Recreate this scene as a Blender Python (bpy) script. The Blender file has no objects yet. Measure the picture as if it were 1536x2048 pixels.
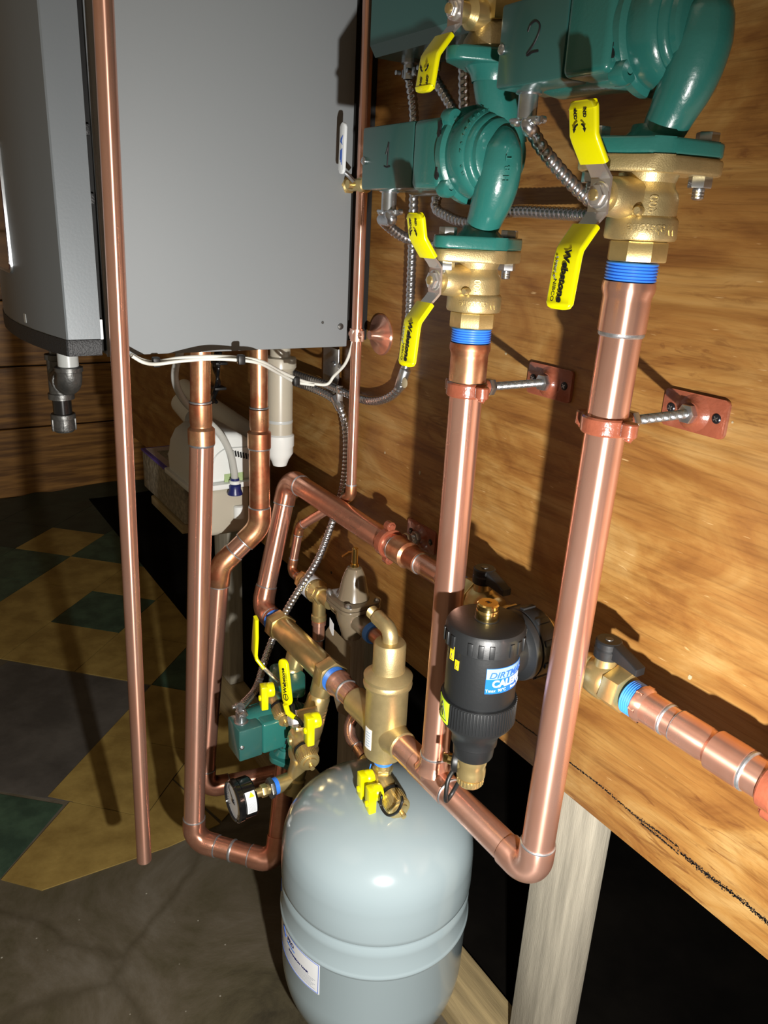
import bpy, bmesh, math, random
from mathutils import Vector, Matrix, noise
random.seed(7)
PI = math.pi
V = Vector
C = bpy.context.scene.collection
EYE_Z = 1.184                       # camera height above the floor
# ---- camera frame (world x runs along the plywood, y into it, z up; plywood face is y = 0)
FPX = 1572.03
R0 = V((0.53633135, 0.84261633, 0.04843968))      # picture right
R1 = V((0.31112083, -0.14402751, -0.93939337))    # picture down
R2 = V((-0.78457155, 0.51889671, -0.33940196))    # forward
EYE = V((0, -0.645, EYE_Z))
def at(u, v, axis, val):
    """point of the photograph (1536x2048) on the plane axis=val"""
    if axis == 2: val = val + 0.0
    d = R0*((u-768)/FPX) + R1*((v-1024)/FPX) + R2
    return EYE + d*((val-EYE[axis])/d[axis])
def zr(z): return z + EYE_Z
# ------------------------------------------------------------------ materials
MT = {}
def newmat(name):
    m = bpy.data.materials.new(name); m.use_nodes = True
    nt = m.node_tree; b = nt.nodes['Principled BSDF']
    MT[name] = m
    return m, nt, b
def simple(name, col, rough=.4, metal=0., coat=0., var=0., vscale=30., bump=0., bscale=80., trans=0., alpha=1., spec=.5, col2=None, rvar=0., stretch=(1,1,1), aniso=0.):
    m, nt, b = newmat(name)
    b.inputs['Base Color'].default_value = (*col, 1); b.inputs['Roughness'].default_value = rough
    b.inputs['Metallic'].default_value = metal; b.inputs['Coat Weight'].default_value = coat
    b.inputs['Coat Roughness'].default_value = .12
    b.inputs['Specular IOR Level'].default_value = spec
    b.inputs['Transmission Weight'].default_value = trans; b.inputs['Alpha'].default_value = alpha
    L = nt.links
    if aniso:
        tg = nt.nodes.new('ShaderNodeTangent'); tg.direction_type = 'UV_MAP'; tg.uv_map = 'UVMap'; L.new(tg.outputs[0], b.inputs['Tangent'])
        b.inputs['Anisotropic'].default_value = aniso; b.inputs['Anisotropic Rotation'].default_value = .25
    if var or bump or rvar:
        tc = nt.nodes.new('ShaderNodeTexCoord'); mp = nt.nodes.new('ShaderNodeMapping'); mp.inputs['Scale'].default_value = stretch
        L.new(tc.outputs['Object'], mp.inputs['Vector'])
    if var or rvar:
        n = nt.nodes.new('ShaderNodeTexNoise'); n.inputs['Scale'].default_value = vscale; n.inputs['Detail'].default_value = 5; n.inputs['Roughness'].default_value = .6
        L.new(mp.outputs[0], n.inputs['Vector'])
        r = nt.nodes.new('ShaderNodeValToRGB'); r.color_ramp.elements[0].position = .38; r.color_ramp.elements[1].position = .66
        c2 = col2 or tuple(c*(1-var) for c in col)
        r.color_ramp.elements[0].color = (*c2, 1); r.color_ramp.elements[1].color = (*col, 1)
        L.new(n.outputs['Fac'], r.inputs['Fac'])
        if var: L.new(r.outputs['Color'], b.inputs['Base Color'])
        if rvar:
            mr = nt.nodes.new('ShaderNodeMapRange'); mr.inputs['To Min'].default_value = rough+rvar; mr.inputs['To Max'].default_value = rough-rvar*.5
            mr.inputs['From Min'].default_value = .35; mr.inputs['From Max'].default_value = .65
            L.new(n.outputs['Fac'], mr.inputs['Value']); L.new(mr.outputs[0], b.inputs['Roughness'])
    if bump:
        n2 = nt.nodes.new('ShaderNodeTexNoise'); n2.inputs['Scale'].default_value = bscale; n2.inputs['Detail'].default_value = 3
        L.new(mp.outputs[0], n2.inputs['Vector'])
        bp = nt.nodes.new('ShaderNodeBump'); bp.inputs['Strength'].default_value = bump; bp.inputs['Distance'].default_value = .002
        L.new(n2.outputs['Fac'], bp.inputs['Height']); L.new(bp.outputs[0], b.inputs['Normal'])
    return m
simple('copper', (.90,.53,.41), .27, .86, var=1, vscale=14, col2=(.74,.38,.27), rvar=.08, bump=.03, bscale=40, stretch=(1,1,.35), aniso=.85)
simple('copper_plain', (.90,.53,.41), .3, .86)
simple('copper_dark', (.78,.40,.28), .30, .88, var=1, vscale=22, col2=(.56,.25,.16), rvar=.1, bump=.04, bscale=60, aniso=.7)
simple('copper_heat', (.84,.50,.28), .30, .9, var=1, vscale=24, col2=(.46,.16,.08), rvar=.1)
simple('solder', (.55,.57,.60), .38, .85, var=.35, vscale=120, bump=.2, bscale=150)
simple('brass', (.80,.62,.28), .30, .85, var=.2, vscale=40, rvar=.05, bump=.05, bscale=700)
simple('brass_cast', (.68,.54,.27), .40, .8, var=.15, vscale=60, bump=.14, bscale=900)
simple('bronze_paint', (.17,.135,.09), .22, 0., coat=.6)
simple('brass_bright', (.92,.68,.25), .16, 1.)
simple('brass_dull', (.45,.36,.20), .45, .8, var=.35, vscale=50, bump=.15, bscale=500)
simple('green_paint', (.022,.150,.130), .27, 0., coat=.45, bump=.10, bscale=300)
simple('green_box', (.028,.105,.095), .28, 0., coat=.35)
simple('green_dark', (.01,.075,.06), .4)
simple('yellow_vinyl', (.80,.76,.0), .28, 0., coat=.3, bump=.03)
simple('blue_sealant', (.04,.22,.80), .35, 0., coat=.2)
simple('chrome', (.82,.79,.77), .20, .85)
simple('zinc', (.60,.63,.66), .28, .95, var=.2, vscale=70)
simple('galv', (.56,.57,.60), .24, .95, var=.15, vscale=60)
simple('iron', (.17,.17,.165), .42, .75, var=.4, vscale=60, bump=.3, bscale=200)
simple('black_plastic', (.010,.011,.012), .44, 0., coat=.05, bump=.06, bscale=260)
simple('black_rubber', (.008,.008,.008), .45)
simple('black_gloss', (.006,.006,.007), .12, 0., coat=.5)
simple('black_steel', (.012,.012,.013), .2, .3, coat=.4)
simple('red_oxide', (.27,.075,.040), .27, 0., coat=.5, bump=.35, bscale=170, var=.2, vscale=40)
simple('tank_paint', (.27,.335,.36), .17, 0., coat=.35, bump=.015, bscale=18)
simple('boiler_side', (.23,.248,.26), .55, .0, spec=.3, bump=.02, bscale=200)
simple('boiler_front', (.17,.19,.205), .38, .15, bump=.03, bscale=300)
simple('black_trim', (.018,.019,.021), .5, 0., bump=.5, bscale=500)
simple('black_seal', (.004,.004,.004), .8)
simple('white_plastic', (.70,.72,.70), .32, 0., coat=.2)
simple('grey_plastic', (.45,.47,.46), .35)
simple('natural_plastic', (.60,.55,.44), .3, 0., trans=.3)
simple('vinyl_tube', (.60,.60,.56), .25, 0., trans=.35)
simple('white_wire', (.72,.72,.66), .4)
simple('white_vinyl', (.80,.84,.86), .3)
simple('blue_ink', (.02,.10,.50), .5)
simple('navy', (.01,.015,.10), .35)
simple('purple', (.09,.05,.28), .6)
simple('card', (.45,.34,.30), .8, var=.15, vscale=40)
simple('card_brown', (.26,.20,.12), .4, var=.1, vscale=10)
simple('foam_board', (.33,.28,.20), .9, var=.5, vscale=90, bump=1, bscale=90)
simple('paper', (.78,.80,.82), .5)
simple('label_blue', (.010,.12,.46), .3)
simple('label_sky', (.20,.32,.44), .3)
simple('label_green', (.55,.78,.03), .35)
simple('label_yellow', (.85,.62,.01), .35)
simple('ink', (.006,.006,.008), .5)
simple('ink_soft', (.18,.20,.24), .5)
simple('white_ink', (.60,.63,.66), .4)
simple('glass_face', (.62,.64,.66), .12, coat=.6)
simple('display', (.03,.008,.008), .08, coat=.8, var=1, vscale=9, col2=(.01,.01,.012))
simple('green_tag', (.32,.42,.20), .5)
simple('putty', (.36,.30,.19), .8)
simple('screw_black', (.02,.02,.025), .3, .6)
simple('lumber_grey', (.42,.38,.30), .75, var=.35, vscale=6, bump=.3, bscale=60, stretch=(12,12,.8))
simple('lumber_flat', (.36,.27,.13), .75, var=.4, vscale=6, bump=.3, bscale=60, stretch=(.8,12,12))
simple('void_shade', (.006,.005,.004), 1., spec=.05, var=.6, vscale=5, bump=.6, bscale=12)  # shade put into the colour: near-black for the space behind the plywood
# --- plywood
def mat_ply():
    m, nt, b = newmat('plywood'); L = nt.links; N = nt.nodes
    tc = N.new('ShaderNodeTexCoord')
    def mp(sc, rot=(0,0,0)):
        a = N.new('ShaderNodeMapping'); a.inputs['Scale'].default_value = sc; a.inputs['Rotation'].default_value = rot; L.new(tc.outputs['Object'], a.inputs['Vector']); return a
    def nz(mpp, sc, det=4, dist=0.):
        n = N.new('ShaderNodeTexNoise'); n.inputs['Scale'].default_value = sc; n.inputs['Detail'].default_value = det; n.inputs['Distortion'].default_value = dist
        n.inputs['Roughness'].default_value = .6
        L.new(mpp.outputs[0], n.inputs['Vector']); return n
    def ramp(src, stops):
        r = N.new('ShaderNodeValToRGB'); cr = r.color_ramp
        while len(cr.elements) < len(stops): cr.elements.new(.5)
        for e, (p, c) in zip(cr.elements, stops): e.position = p; e.color = (*c, 1)
        L.new(src, r.inputs['Fac']); return r
    def mix(f, a, bb, mode='MIX', fac=None):
        x = N.new('ShaderNodeMix'); x.data_type = 'RGBA'; x.blend_type = mode
        if f is not None: L.new(f, x.inputs[0])
        else: x.inputs[0].default_value = fac
        L.new(a, x.inputs[6]); L.new(bb, x.inputs[7]); return x
    big = nz(mp((1.5, 1, 4.6), (0,.05,0)), 2.6, 6, 1.9)
    base = ramp(big.outputs['Fac'], [(.30,(.175,.068,.013)),(.44,(.245,.110,.024)),(.54,(.300,.155,.040)),(.68,(.365,.220,.075))])
    fine = nz(mp((3, 1, 70), (0,.03,0)), 4, 4, .6)
    fr = ramp(fine.outputs['Fac'], [(.32,(.66,.60,.52)),(.52,(1,1,1)),(.75,(1.0,.98,.93))])
    m1 = mix(None, base.outputs[0], fr.outputs[0], 'MULTIPLY', .75)
    # dark peel flecks
    fl = nz(mp((6, 1, 30), (0,.05,0)), 2.6, 6, 1.4)
    flr = ramp(fl.outputs['Fac'], [(.56,(0,0,0)),(.66,(1,1,1))])
    gate = nz(mp((1, 1, 1)), 5, 2); gr = ramp(gate.outputs['Fac'], [(.50,(0,0,0)),(.62,(.75,.75,.75))])
    g2 = mix(None, flr.outputs[0], gr.outputs[0], 'MULTIPLY', 1)
    dk = N.new('ShaderNodeRGB'); dk.outputs[0].default_value = (.125,.043,.008,1)
    m2 = mix(g2.outputs[2], m1.outputs[2], dk.outputs[0])
    # long cathedral streaks
    wv = N.new('ShaderNodeTexWave'); wv.bands_direction = 'Z'; wv.inputs['Scale'].default_value = 5; wv.inputs['Distortion'].default_value = 9; wv.inputs['Detail'].default_value = 3; wv.inputs['Detail Scale'].default_value = .8
    L.new(mp((.22, 1, 1.6)).outputs[0], wv.inputs['Vector'])
    wr = ramp(wv.outputs['Fac'], [(.0,(.74,.66,.55)),(.35,(1,1,1)),(1,(1.0,1.0,1.0))])
    m3 = mix(None, m2.outputs[2], wr.outputs[0], 'MULTIPLY', .6)
    # pale peeled flecks
    pl = nz(mp((9, 1, 60), (0,.10,0)), 3.5, 2, .3); pr = ramp(pl.outputs['Fac'], [(.70,(0,0,0)),(.76,(.7,.7,.7))])
    pc = N.new('ShaderNodeRGB'); pc.outputs[0].default_value = (.50,.33,.15,1)
    m4 = mix(pr.outputs[0], m3.outputs[2], pc.outputs[0])
    L.new(m4.outputs[2], b.inputs['Base Color'])
    b.inputs['Roughness'].default_value = .5; b.inputs['Coat Weight'].default_value = .12; b.inputs['Coat Roughness'].default_value = .3
    bp = N.new('ShaderNodeBump'); bp.inputs['Strength'].default_value = .25; bp.inputs['Distance'].default_value = .001
    L.new(fine.outputs['Fac'], bp.inputs['Height']); L.new(bp.outputs[0], b.inputs['Normal'])
mat_ply()
simple('plank', (.46,.225,.055), .38, 0., var=.45, vscale=3, coat=.15, stretch=(1,1.2,18), col2=(.17,.075,.018))
simple('plank_gap', (.006,.004,.003), .9)
simple('tile_tan', (.31,.215,.060), .5, var=1, vscale=12, col2=(.20,.13,.033), bump=.3, bscale=60)
simple('tile_green', (.045,.088,.055), .5, var=1, vscale=16, col2=(.022,.048,.032), bump=.3, bscale=60)
simple('tile_moss', (.026,.040,.028), .55, var=.4, vscale=14, bump=.2)
def mat_stone():
    m, nt, b = newmat('stone'); L = nt.links; N = nt.nodes
    tc = N.new('ShaderNodeTexCoord')
    n = N.new('ShaderNodeTexNoise'); n.inputs['Scale'].default_value = 3.2; n.inputs['Detail'].default_value = 9; n.inputs['Roughness'].default_value = .68; n.inputs['Distortion'].default_value = .6
    L.new(tc.outputs['Object'], n.inputs['Vector'])
    r = N.new('ShaderNodeValToRGB'); cr = r.color_ramp
    for _ in range(3): cr.elements.new(.5)
    for e, (p, c) in zip(cr.elements, [(.30,(.020,.016,.008)),(.43,(.062,.052,.028)),(.52,(.088,.073,.048)),(.62,(.12,.104,.078)),(.75,(.16,.14,.115))]): e.position = p; e.color = (*c, 1)
    L.new(n.outputs['Fac'], r.inputs['Fac'])
    v = N.new('ShaderNodeTexVoronoi'); v.feature = 'DISTANCE_TO_EDGE'; v.inputs['Scale'].default_value = 2.3
    n3 = N.new('ShaderNodeTexNoise'); n3.inputs['Scale'].default_value = 6.5
    L.new(tc.outputs['Object'], n3.inputs['Vector'])
    ad = N.new('ShaderNodeMix'); ad.data_type = 'RGBA'; ad.blend_type = 'LINEAR_LIGHT'; ad.inputs[0].default_value = .06
    L.new(tc.outputs['Object'], ad.inputs[6]); L.new(n3.outputs['Color'], ad.inputs[7]); L.new(ad.outputs[2], v.inputs['Vector'])
    vr = N.new('ShaderNodeValToRGB'); vr.color_ramp.elements[0].position = 0; vr.color_ramp.elements[0].color = (.62,.60,.52,1); vr.color_ramp.elements[1].position = .03; vr.color_ramp.elements[1].color = (1,1,1,1)
    L.new(v.outputs['Distance'], vr.inputs['Fac'])
    x = N.new('ShaderNodeMix'); x.data_type = 'RGBA'; x.blend_type = 'MULTIPLY'; x.inputs[0].default_value = .8
    L.new(r.outputs[0], x.inputs[6]); L.new(vr.outputs[0], x.inputs[7])
    # little white crumbs
    cv = N.new('ShaderNodeTexVoronoi'); cv.inputs['Scale'].default_value = 22; L.new(tc.outputs['Object'], cv.inputs['Vector'])
    cr2 = N.new('ShaderNodeValToRGB'); cr2.color_ramp.elements[0].position = .02; cr2.color_ramp.elements[0].color = (1,1,1,1); cr2.color_ramp.elements[1].position = .045; cr2.color_ramp.elements[1].color = (0,0,0,1)
    L.new(cv.outputs['Distance'], cr2.inputs['Fac'])
    y = N.new('ShaderNodeMix'); y.data_type = 'RGBA'; L.new(cr2.outputs[0], y.inputs[0]); L.new(x.outputs[2], y.inputs[6]); y.inputs[7].default_value = (.4,.38,.32,1)
    L.new(y.outputs[2], b.inputs['Base Color']); b.inputs['Roughness'].default_value = .6
    bp = N.new('ShaderNodeBump'); bp.inputs['Strength'].default_value = .6; bp.inputs['Distance'].default_value = .006
    L.new(n.outputs['Fac'], bp.inputs['Height']); L.new(bp.outputs[0], b.inputs['Normal'])
mat_stone()
simple('slate', (.085,.078,.070), .6, var=.45, vscale=7, bump=.4, bscale=40)
# ------------------------------------------------------------------ mesh helpers
def frame(o, z, x=None):
    z = V(z).normalized()
    if x is None: x = V((1,0,0)) if abs(z.x) < .9 else V((0,1,0))
    x = V(x); x = (x - z*x.dot(z)).normalized(); y = z.cross(x)
    m = Matrix.Identity(4)
    for i in range(3): m[i][0] = x[i]; m[i][1] = y[i]; m[i][2] = z[i]; m[i][3] = o[i]
    return m
T = lambda *a: Matrix.Translation(V(a))
RX = lambda a: Matrix.Rotation(a, 4, 'X'); RY = lambda a: Matrix.Rotation(a, 4, 'Y'); RZ = lambda a: Matrix.Rotation(a, 4, 'Z')
I4 = Matrix.Identity(4)
def uvl(bm): return bm.loops.layers.uv.get('UVMap') or bm.loops.layers.uv.new('UVMap')
def setuv(f, uv, u0, u1, v0, v1):
    for lp, c in zip(f.loops, ((u0,v0),(u1,v0),(u1,v1),(u0,v1))): lp[uv].uv = c
def lathe(bm, prof, M=I4, seg=48, cap=True):
    rings = []
    for r, h in prof:
        if r < 1e-6: rings.append([bm.verts.new(M @ V((0,0,h)))])
        else: rings.append([bm.verts.new(M @ V((r*math.cos(2*PI*k/seg), r*math.sin(2*PI*k/seg), h))) for k in range(seg)])
    uv = uvl(bm)
    for i_, (a, b) in enumerate(zip(rings, rings[1:])):
        for k in range(seg):
            k2 = (k+1) % seg
            try:
                if len(a) == 1 and len(b) == 1: continue
                if len(a) == 1: bm.faces.new((a[0], b[k], b[k2]))
                elif len(b) == 1: bm.faces.new((a[k2], a[k], b[0]))
                else: setuv(bm.faces.new((a[k], a[k2], b[k2], b[k])), uv, k/seg, (k+1)/seg, i_/40, (i_+1)/40)
            except ValueError: pass
    if cap:
        if len(rings[0]) > 1: bm.faces.new(rings[0][::-1])
        if len(rings[-1]) > 1: bm.faces.new(rings[-1])
    return bm
def frames_along(pts):
    n = len(pts); tg = []
    for i in range(n):
        a = pts[max(i-1,0)]; b = pts[min(i+1,n-1)]; tg.append((b-a).normalized())
    x = V((0,0,1)) if abs(tg[0].z) < .9 else V((1,0,0))
    fr = []
    for i in range(n):
        x = (x - tg[i]*x.dot(tg[i])).normalized(); fr.append((tg[i], x.copy(), tg[i].cross(x)))
    return fr
def tube(bm, pts, r, seg=28, cap=True, rf=None):
    pts = [V(p) for p in pts]; fr = frames_along(pts); rings = []
    for i, p in enumerate(pts):
        ri = r[i] if isinstance(r, (list, tuple)) else r
        _, x, y = fr[i]
        ring = []
        for k in range(seg):
            a = 2*PI*k/seg; rr = ri if rf is None else rf(i, a)
            ring.append(bm.verts.new(p + x*math.cos(a)*rr + y*math.sin(a)*rr))
        rings.append(ring)
    uv = uvl(bm)
    for i_, (a, b) in enumerate(zip(rings, rings[1:])):
        for k in range(seg):
            k2 = (k+1) % seg; setuv(bm.faces.new((a[k], a[k2], b[k2], b[k])), uv, k/seg, (k+1)/seg, i_/40, (i_+1)/40)
    if cap: bm.faces.new(rings[0][::-1]); bm.faces.new(rings[-1])
    return bm
def spline(pts, n=12):
    pts = [V(p) for p in pts]; P = [pts[0]*2-pts[1]] + pts + [pts[-1]*2-pts[-2]]; out = []
    for i in range(1, len(P)-2):
        p0, p1, p2, p3 = P[i-1:i+3]
        for k in range(n):
            t = k/n
            out.append(.5*((2*p1)+(p2-p0)*t+(2*p0-5*p1+4*p2-p3)*t*t+(3*p1-p0-3*p2+p3)*t**3))
    out.append(pts[-1]); return out
def resample(pts, step):
    out = [pts[0]]; acc = 0
    for a, b in zip(pts, pts[1:]):
        L = (b-a).length
        if L < 1e-9: continue
        d = step-acc
        while d <= L: out.append(a.lerp(b, d/L)); d += step
        acc = (acc+L) % step
    out.append(pts[-1]); return out
def arc(p0, c, p1, R, n=14):
    """fillet at corner c between p0 and p1, returns points"""
    c = V(c); a = (V(p0)-c).normalized(); b = (V(p1)-c).normalized()
    th = a.angle(b); d = R/math.tan(th/2); s = c+a*d; e = c+b*d
    cen = c + (a+b).normalized()*(R/math.sin(th/2))
    u = (s-cen); w = (e-cen); ang = u.angle(w); k = u.cross(w).normalized(); out = []
    for i in range(n+1): out.append(cen + Matrix.Rotation(ang*i/n, 3, k) @ u)
    return out, s, e
def box(bm, sx, sy, sz, M=I4, bev=0., seg=2):
    t = bmesh.new(); bmesh.ops.create_cube(t, size=1)
    for v in t.verts: v.co = V((v.co.x*sx, v.co.y*sy, v.co.z*sz))
    if bev: bmesh.ops.bevel(t, geom=list(t.edges), offset=bev, segments=seg, affect='EDGES', profile=.5)
    bmesh.ops.transform(t, matrix=M, verts=t.verts); merge(bm, t); return bm
def merge(bm, t):
    me = bpy.data.meshes.new('tmp'); t.to_mesh(me); t.free(); bm.from_mesh(me); bpy.data.meshes.remove(me)
def b3(bm, x0, x1, y0, y1, z0, z1, bev=0., seg=2):
    return box(bm, x1-x0, y1-y0, z1-z0, T((x0+x1)/2, (y0+y1)/2, (z0+z1)/2), bev, seg)
def prism(bm, poly, h, M=I4, bev=0., seg=2):
    """poly in xy, extruded 0..h"""
    t = bmesh.new(); lo = [t.verts.new((x, y, 0)) for x, y in poly]; hi = [t.verts.new((x, y, h)) for x, y in poly]
    t.faces.new(lo[::-1]); t.faces.new(hi); n = len(poly)
    for i in range(n): t.faces.new((lo[i], lo[(i+1)%n], hi[(i+1)%n], hi[i]))
    if bev:
        es = [e for e in t.edges if abs(e.verts[0].co.z-e.verts[1].co.z) < 1e-7]
        bmesh.ops.bevel(t, geom=es, offset=bev, segments=seg, affect='EDGES', profile=.5)
    bmesh.ops.transform(t, matrix=M, verts=t.verts); merge(bm, t); return bm
def ngon(r, n, a0=0): return [(r*math.cos(a0+2*PI*k/n), r*math.sin(a0+2*PI*k/n)) for k in range(n)]
def hexa(bm, r, h, M=I4, bev=None, n=6, a0=0): return prism(bm, ngon(r, n, a0), h, M, bev if bev is not None else min(h, r)*.1)
def rrect(w, h, r, n=6):
    out = []
    for cx, cy, a in ((w/2-r, h/2-r, 0), (-w/2+r, h/2-r, PI/2), (-w/2+r, -h/2+r, PI), (w/2-r, -h/2+r, 1.5*PI)):
        for k in range(n+1): out.append((cx+r*math.cos(a+PI/2*k/n), cy+r*math.sin(a+PI/2*k/n)))
    return out
def strap(bm, path, w, th, M=I4):
    """flat bar following a path in local xz; its width runs along local y. path: (x,z)"""
    pts = [V((p[0], 0, p[1])) for p in path]; n = len(pts); rows = []
    ww = w if isinstance(w, (list, tuple)) else [w]*n
    for i in range(n):
        a = pts[max(i-1,0)]; b = pts[min(i+1,n-1)]; t = (b-a).normalized(); nn = V((t.z, 0, -t.x))
        rows.append([bm.verts.new(M @ (pts[i]+nn*s*th/2+V((0, q*ww[i]/2, 0)))) for s, q in ((1,1),(1,-1),(-1,-1),(-1,1))])
    for a, b in zip(rows, rows[1:]):
        for k in range(4): bm.faces.new((a[k], a[(k+1)%4], b[(k+1)%4], b[k]))
    bm.faces.new(rows[0][::-1]); bm.faces.new(rows[-1]); return bm
# ------------------------------------------------------------------ objects
FR = {}
def tag(o, label=None, cat=None, group=None, kind=None):
    if label: o['label'] = label
    if cat: o['category'] = cat
    if group: o['group'] = group
    if kind: o['kind'] = kind
    return o
def thing(name, label, cat, loc=(0,0,0), M=None, group=None):
    o = bpy.data.objects.new(name, None); C.objects.link(o); o.empty_display_size = .02
    m = M if M is not None else T(*loc); o.matrix_world = m; FR[o.name] = m.copy()
    return tag(o, label, cat, group)
def obj(name, bm, mat, parent=None, sharp=32, local=False, mats=None, bevel=0.):
    """meshes are given in world coordinates (local=True: in the thing's own frame)"""
    bmesh.ops.recalc_face_normals(bm, faces=bm.faces)
    if parent is not None and not local: bmesh.ops.transform(bm, matrix=FR[parent.name].inverted(), verts=bm.verts)
    off = None
    if parent is None:
        lo = [min(v.co[i] for v in bm.verts) for i in range(3)]; hi = [max(v.co[i] for v in bm.verts) for i in range(3)]
        off = V(((lo[0]+hi[0])/2, (lo[1]+hi[1])/2, lo[2]))
        bmesh.ops.translate(bm, vec=-off, verts=bm.verts)
    ca = math.radians(sharp)
    for f in bm.faces: f.smooth = True
    for e in bm.edges:
        if len(e.link_faces) == 2 and e.calc_face_angle(0) > ca: e.smooth = False
    me = bpy.data.meshes.new(name); bm.to_mesh(me); bm.free()
    for k in (mats or [mat]): me.materials.append(MT[k])
    o = bpy.data.objects.new(name, me); C.objects.link(o)
    if parent is not None:
        o.parent = parent; FR[o.name] = FR[parent.name]
    else: o.location = off; FR[o.name] = T(*off)
    return o
def struct(name, bm, mat, **k): return tag(obj(name, bm, mat, **k), kind='structure')
def one(name, bm, mat, label, cat, group=None, **k): return tag(obj(name, bm, mat, **k), label, cat, group)
def dup(o, parent=None, M=None):
    c = o.copy(); C.objects.link(c)
    if parent is not None: c.parent = parent
    FR[c.name] = (M or (FR[parent.name] if parent is not None else I4)).copy()
    if M is not None: c.matrix_world = M
    for ch in list(o.children):
        dup(ch, c)
    return c
B = bmesh.new
def text_bm(s, size, M, depth=.0002, bold=0., shear=0., bend=None, sx=1., spacing=1.):
    cu = bpy.data.curves.new('t', 'FONT'); cu.body = s; cu.size = size; cu.extrude = depth; cu.offset = bold; cu.shear = shear
    cu.align_x = 'CENTER'; cu.align_y = 'CENTER'; cu.resolution_u = 3; cu.space_character = spacing
    o = bpy.data.objects.new('t', cu); C.objects.link(o)
    dg = bpy.context.evaluated_depsgraph_get(); me = bpy.data.meshes.new_from_object(o.evaluated_get(dg))
    bpy.data.objects.remove(o); bpy.data.curves.remove(cu)
    bm = B(); bm.from_mesh(me); bpy.data.meshes.remove(me)
    for v in bm.verts: v.co.x *= sx
    if bend:
        for v in bm.verts: v.co = bend(v.co)
    bmesh.ops.transform(bm, matrix=M, verts=bm.verts)
    return bm
def stroke(bm, pts, w, M, n=8):
    """marker stroke drawn in local xy, slightly raised"""
    p = spline([V((a, b, 0)) for a, b in pts], n); tube(bm, [M @ q for q in p], w, 8); return bm
# ================================================================== THE SETTING
Z_PLY = zr(-.647)
bm = B(); b3(bm, -2.6, 1.2, 0, .018, Z_PLY, 2.9)
ply = tag(obj('plywood_sheet', bm, 'plywood'), 'golden plywood sheet carrying the pumps and pipes, black chalk line near its lower edge', 'plywood board')
# snapped charcoal line and its crumbs: flat chips lying on the plywood face
bm = B()
CL = [(-.66,-.601),(-.537,-.601),(-.446,-.603),(-.372,-.6075),(-.317,-.6065),(-.272,-.609),(.2,-.620)]
def chz(x):
    for (xa, za), (xb, zb) in zip(CL, CL[1:]):
        if xa <= x <= xb: return za+(zb-za)*(x-xa)/(xb-xa)
    return CL[-1][1]
x = -.645
while x < .1:
    w_ = .0006 if x < -.52 else (.0009 if x < -.40 else (.0007 if x < -.37 else .0019)); z0 = zr(chz(x)) + .0008*math.sin(x*61)
    lines = [0] if not -.425 < x < -.375 else [.0035*(x+.425)/.05+.001, -.003]
    for dl_ in lines:
        for q in range(5 if x < -.37 else 10):
            dx = random.uniform(-.002,.002); dz = random.gauss(0, w_*.75)+dl_; s = random.uniform(.0003,.0009)
            prism(bm, [(s*math.cos(a)*random.uniform(.6,1.5), s*math.sin(a)*random.uniform(.5,1.1)) for a in (0,1.3,2.6,3.9,5.1)], .0003, frame((x+dx, 0.0, z0+dz), (0,-1,0), (1,0,0)))
    x += .0016
mark = tag(obj('chalk_line', bm, 'ink', ply), kind='stuff')
for (u, v, s) in ((975,790,.0035),(1012,707,.0016),(840,945,.0030),(1465,845,.0012),(1380,1355,.003),(770,905,.002)):
    p = at(u, v, 1, 0); bm = B(); prism(bm, [(s*math.cos(a)*random.uniform(.6,1.4), s*math.sin(a)*random.uniform(.6,1.2)) for a in (0,1,2,3,4,5)], .0005, frame(p, (0,-1,0), (1,0,0))); obj('wood_chip', bm, 'putty', ply)
for (u, v) in ((663,1145),(843,1074),(690,965)):
    p = at(u, v, 1, 0); bm = B(); lathe(bm, [(.0028,0),(.0028,.0006)], frame(p, (0,-1,0)), 14); obj('nail_hole', bm, 'ink', ply)

# crawl space behind, wall coloured near-black so the gap below the plywood stays in shade
bm = B(); b3(bm, -3.6, 1.5, 1.1, 1.16, 0, 2.9); struct('wall_back', bm, 'void_shade')
# far plank wall
wall = B(); gap = B(); b3(gap, -3.72, -3.60, -2.6, 1.2, 0, 2.9)
zs = [.0, .305, .568, .835, 1.10, 1.37, 1.64, 1.91, 2.18, 2.45, 2.72, 2.9]
for a, b_ in zip(zs, zs[1:]):
    b3(wall, -3.62, -3.575, -2.6, 1.2, a+.003, b_-.003, .003, 1)
me_mats = ['plank', 'plank_gap']
n0 = len(wall.faces)
merge(wall, gap)
wall.faces.ensure_lookup_table()
for f in list(wall.faces)[n0:]: f.material_index = 1
struct('wall_far', wall, None, mats=me_mats)
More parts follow.
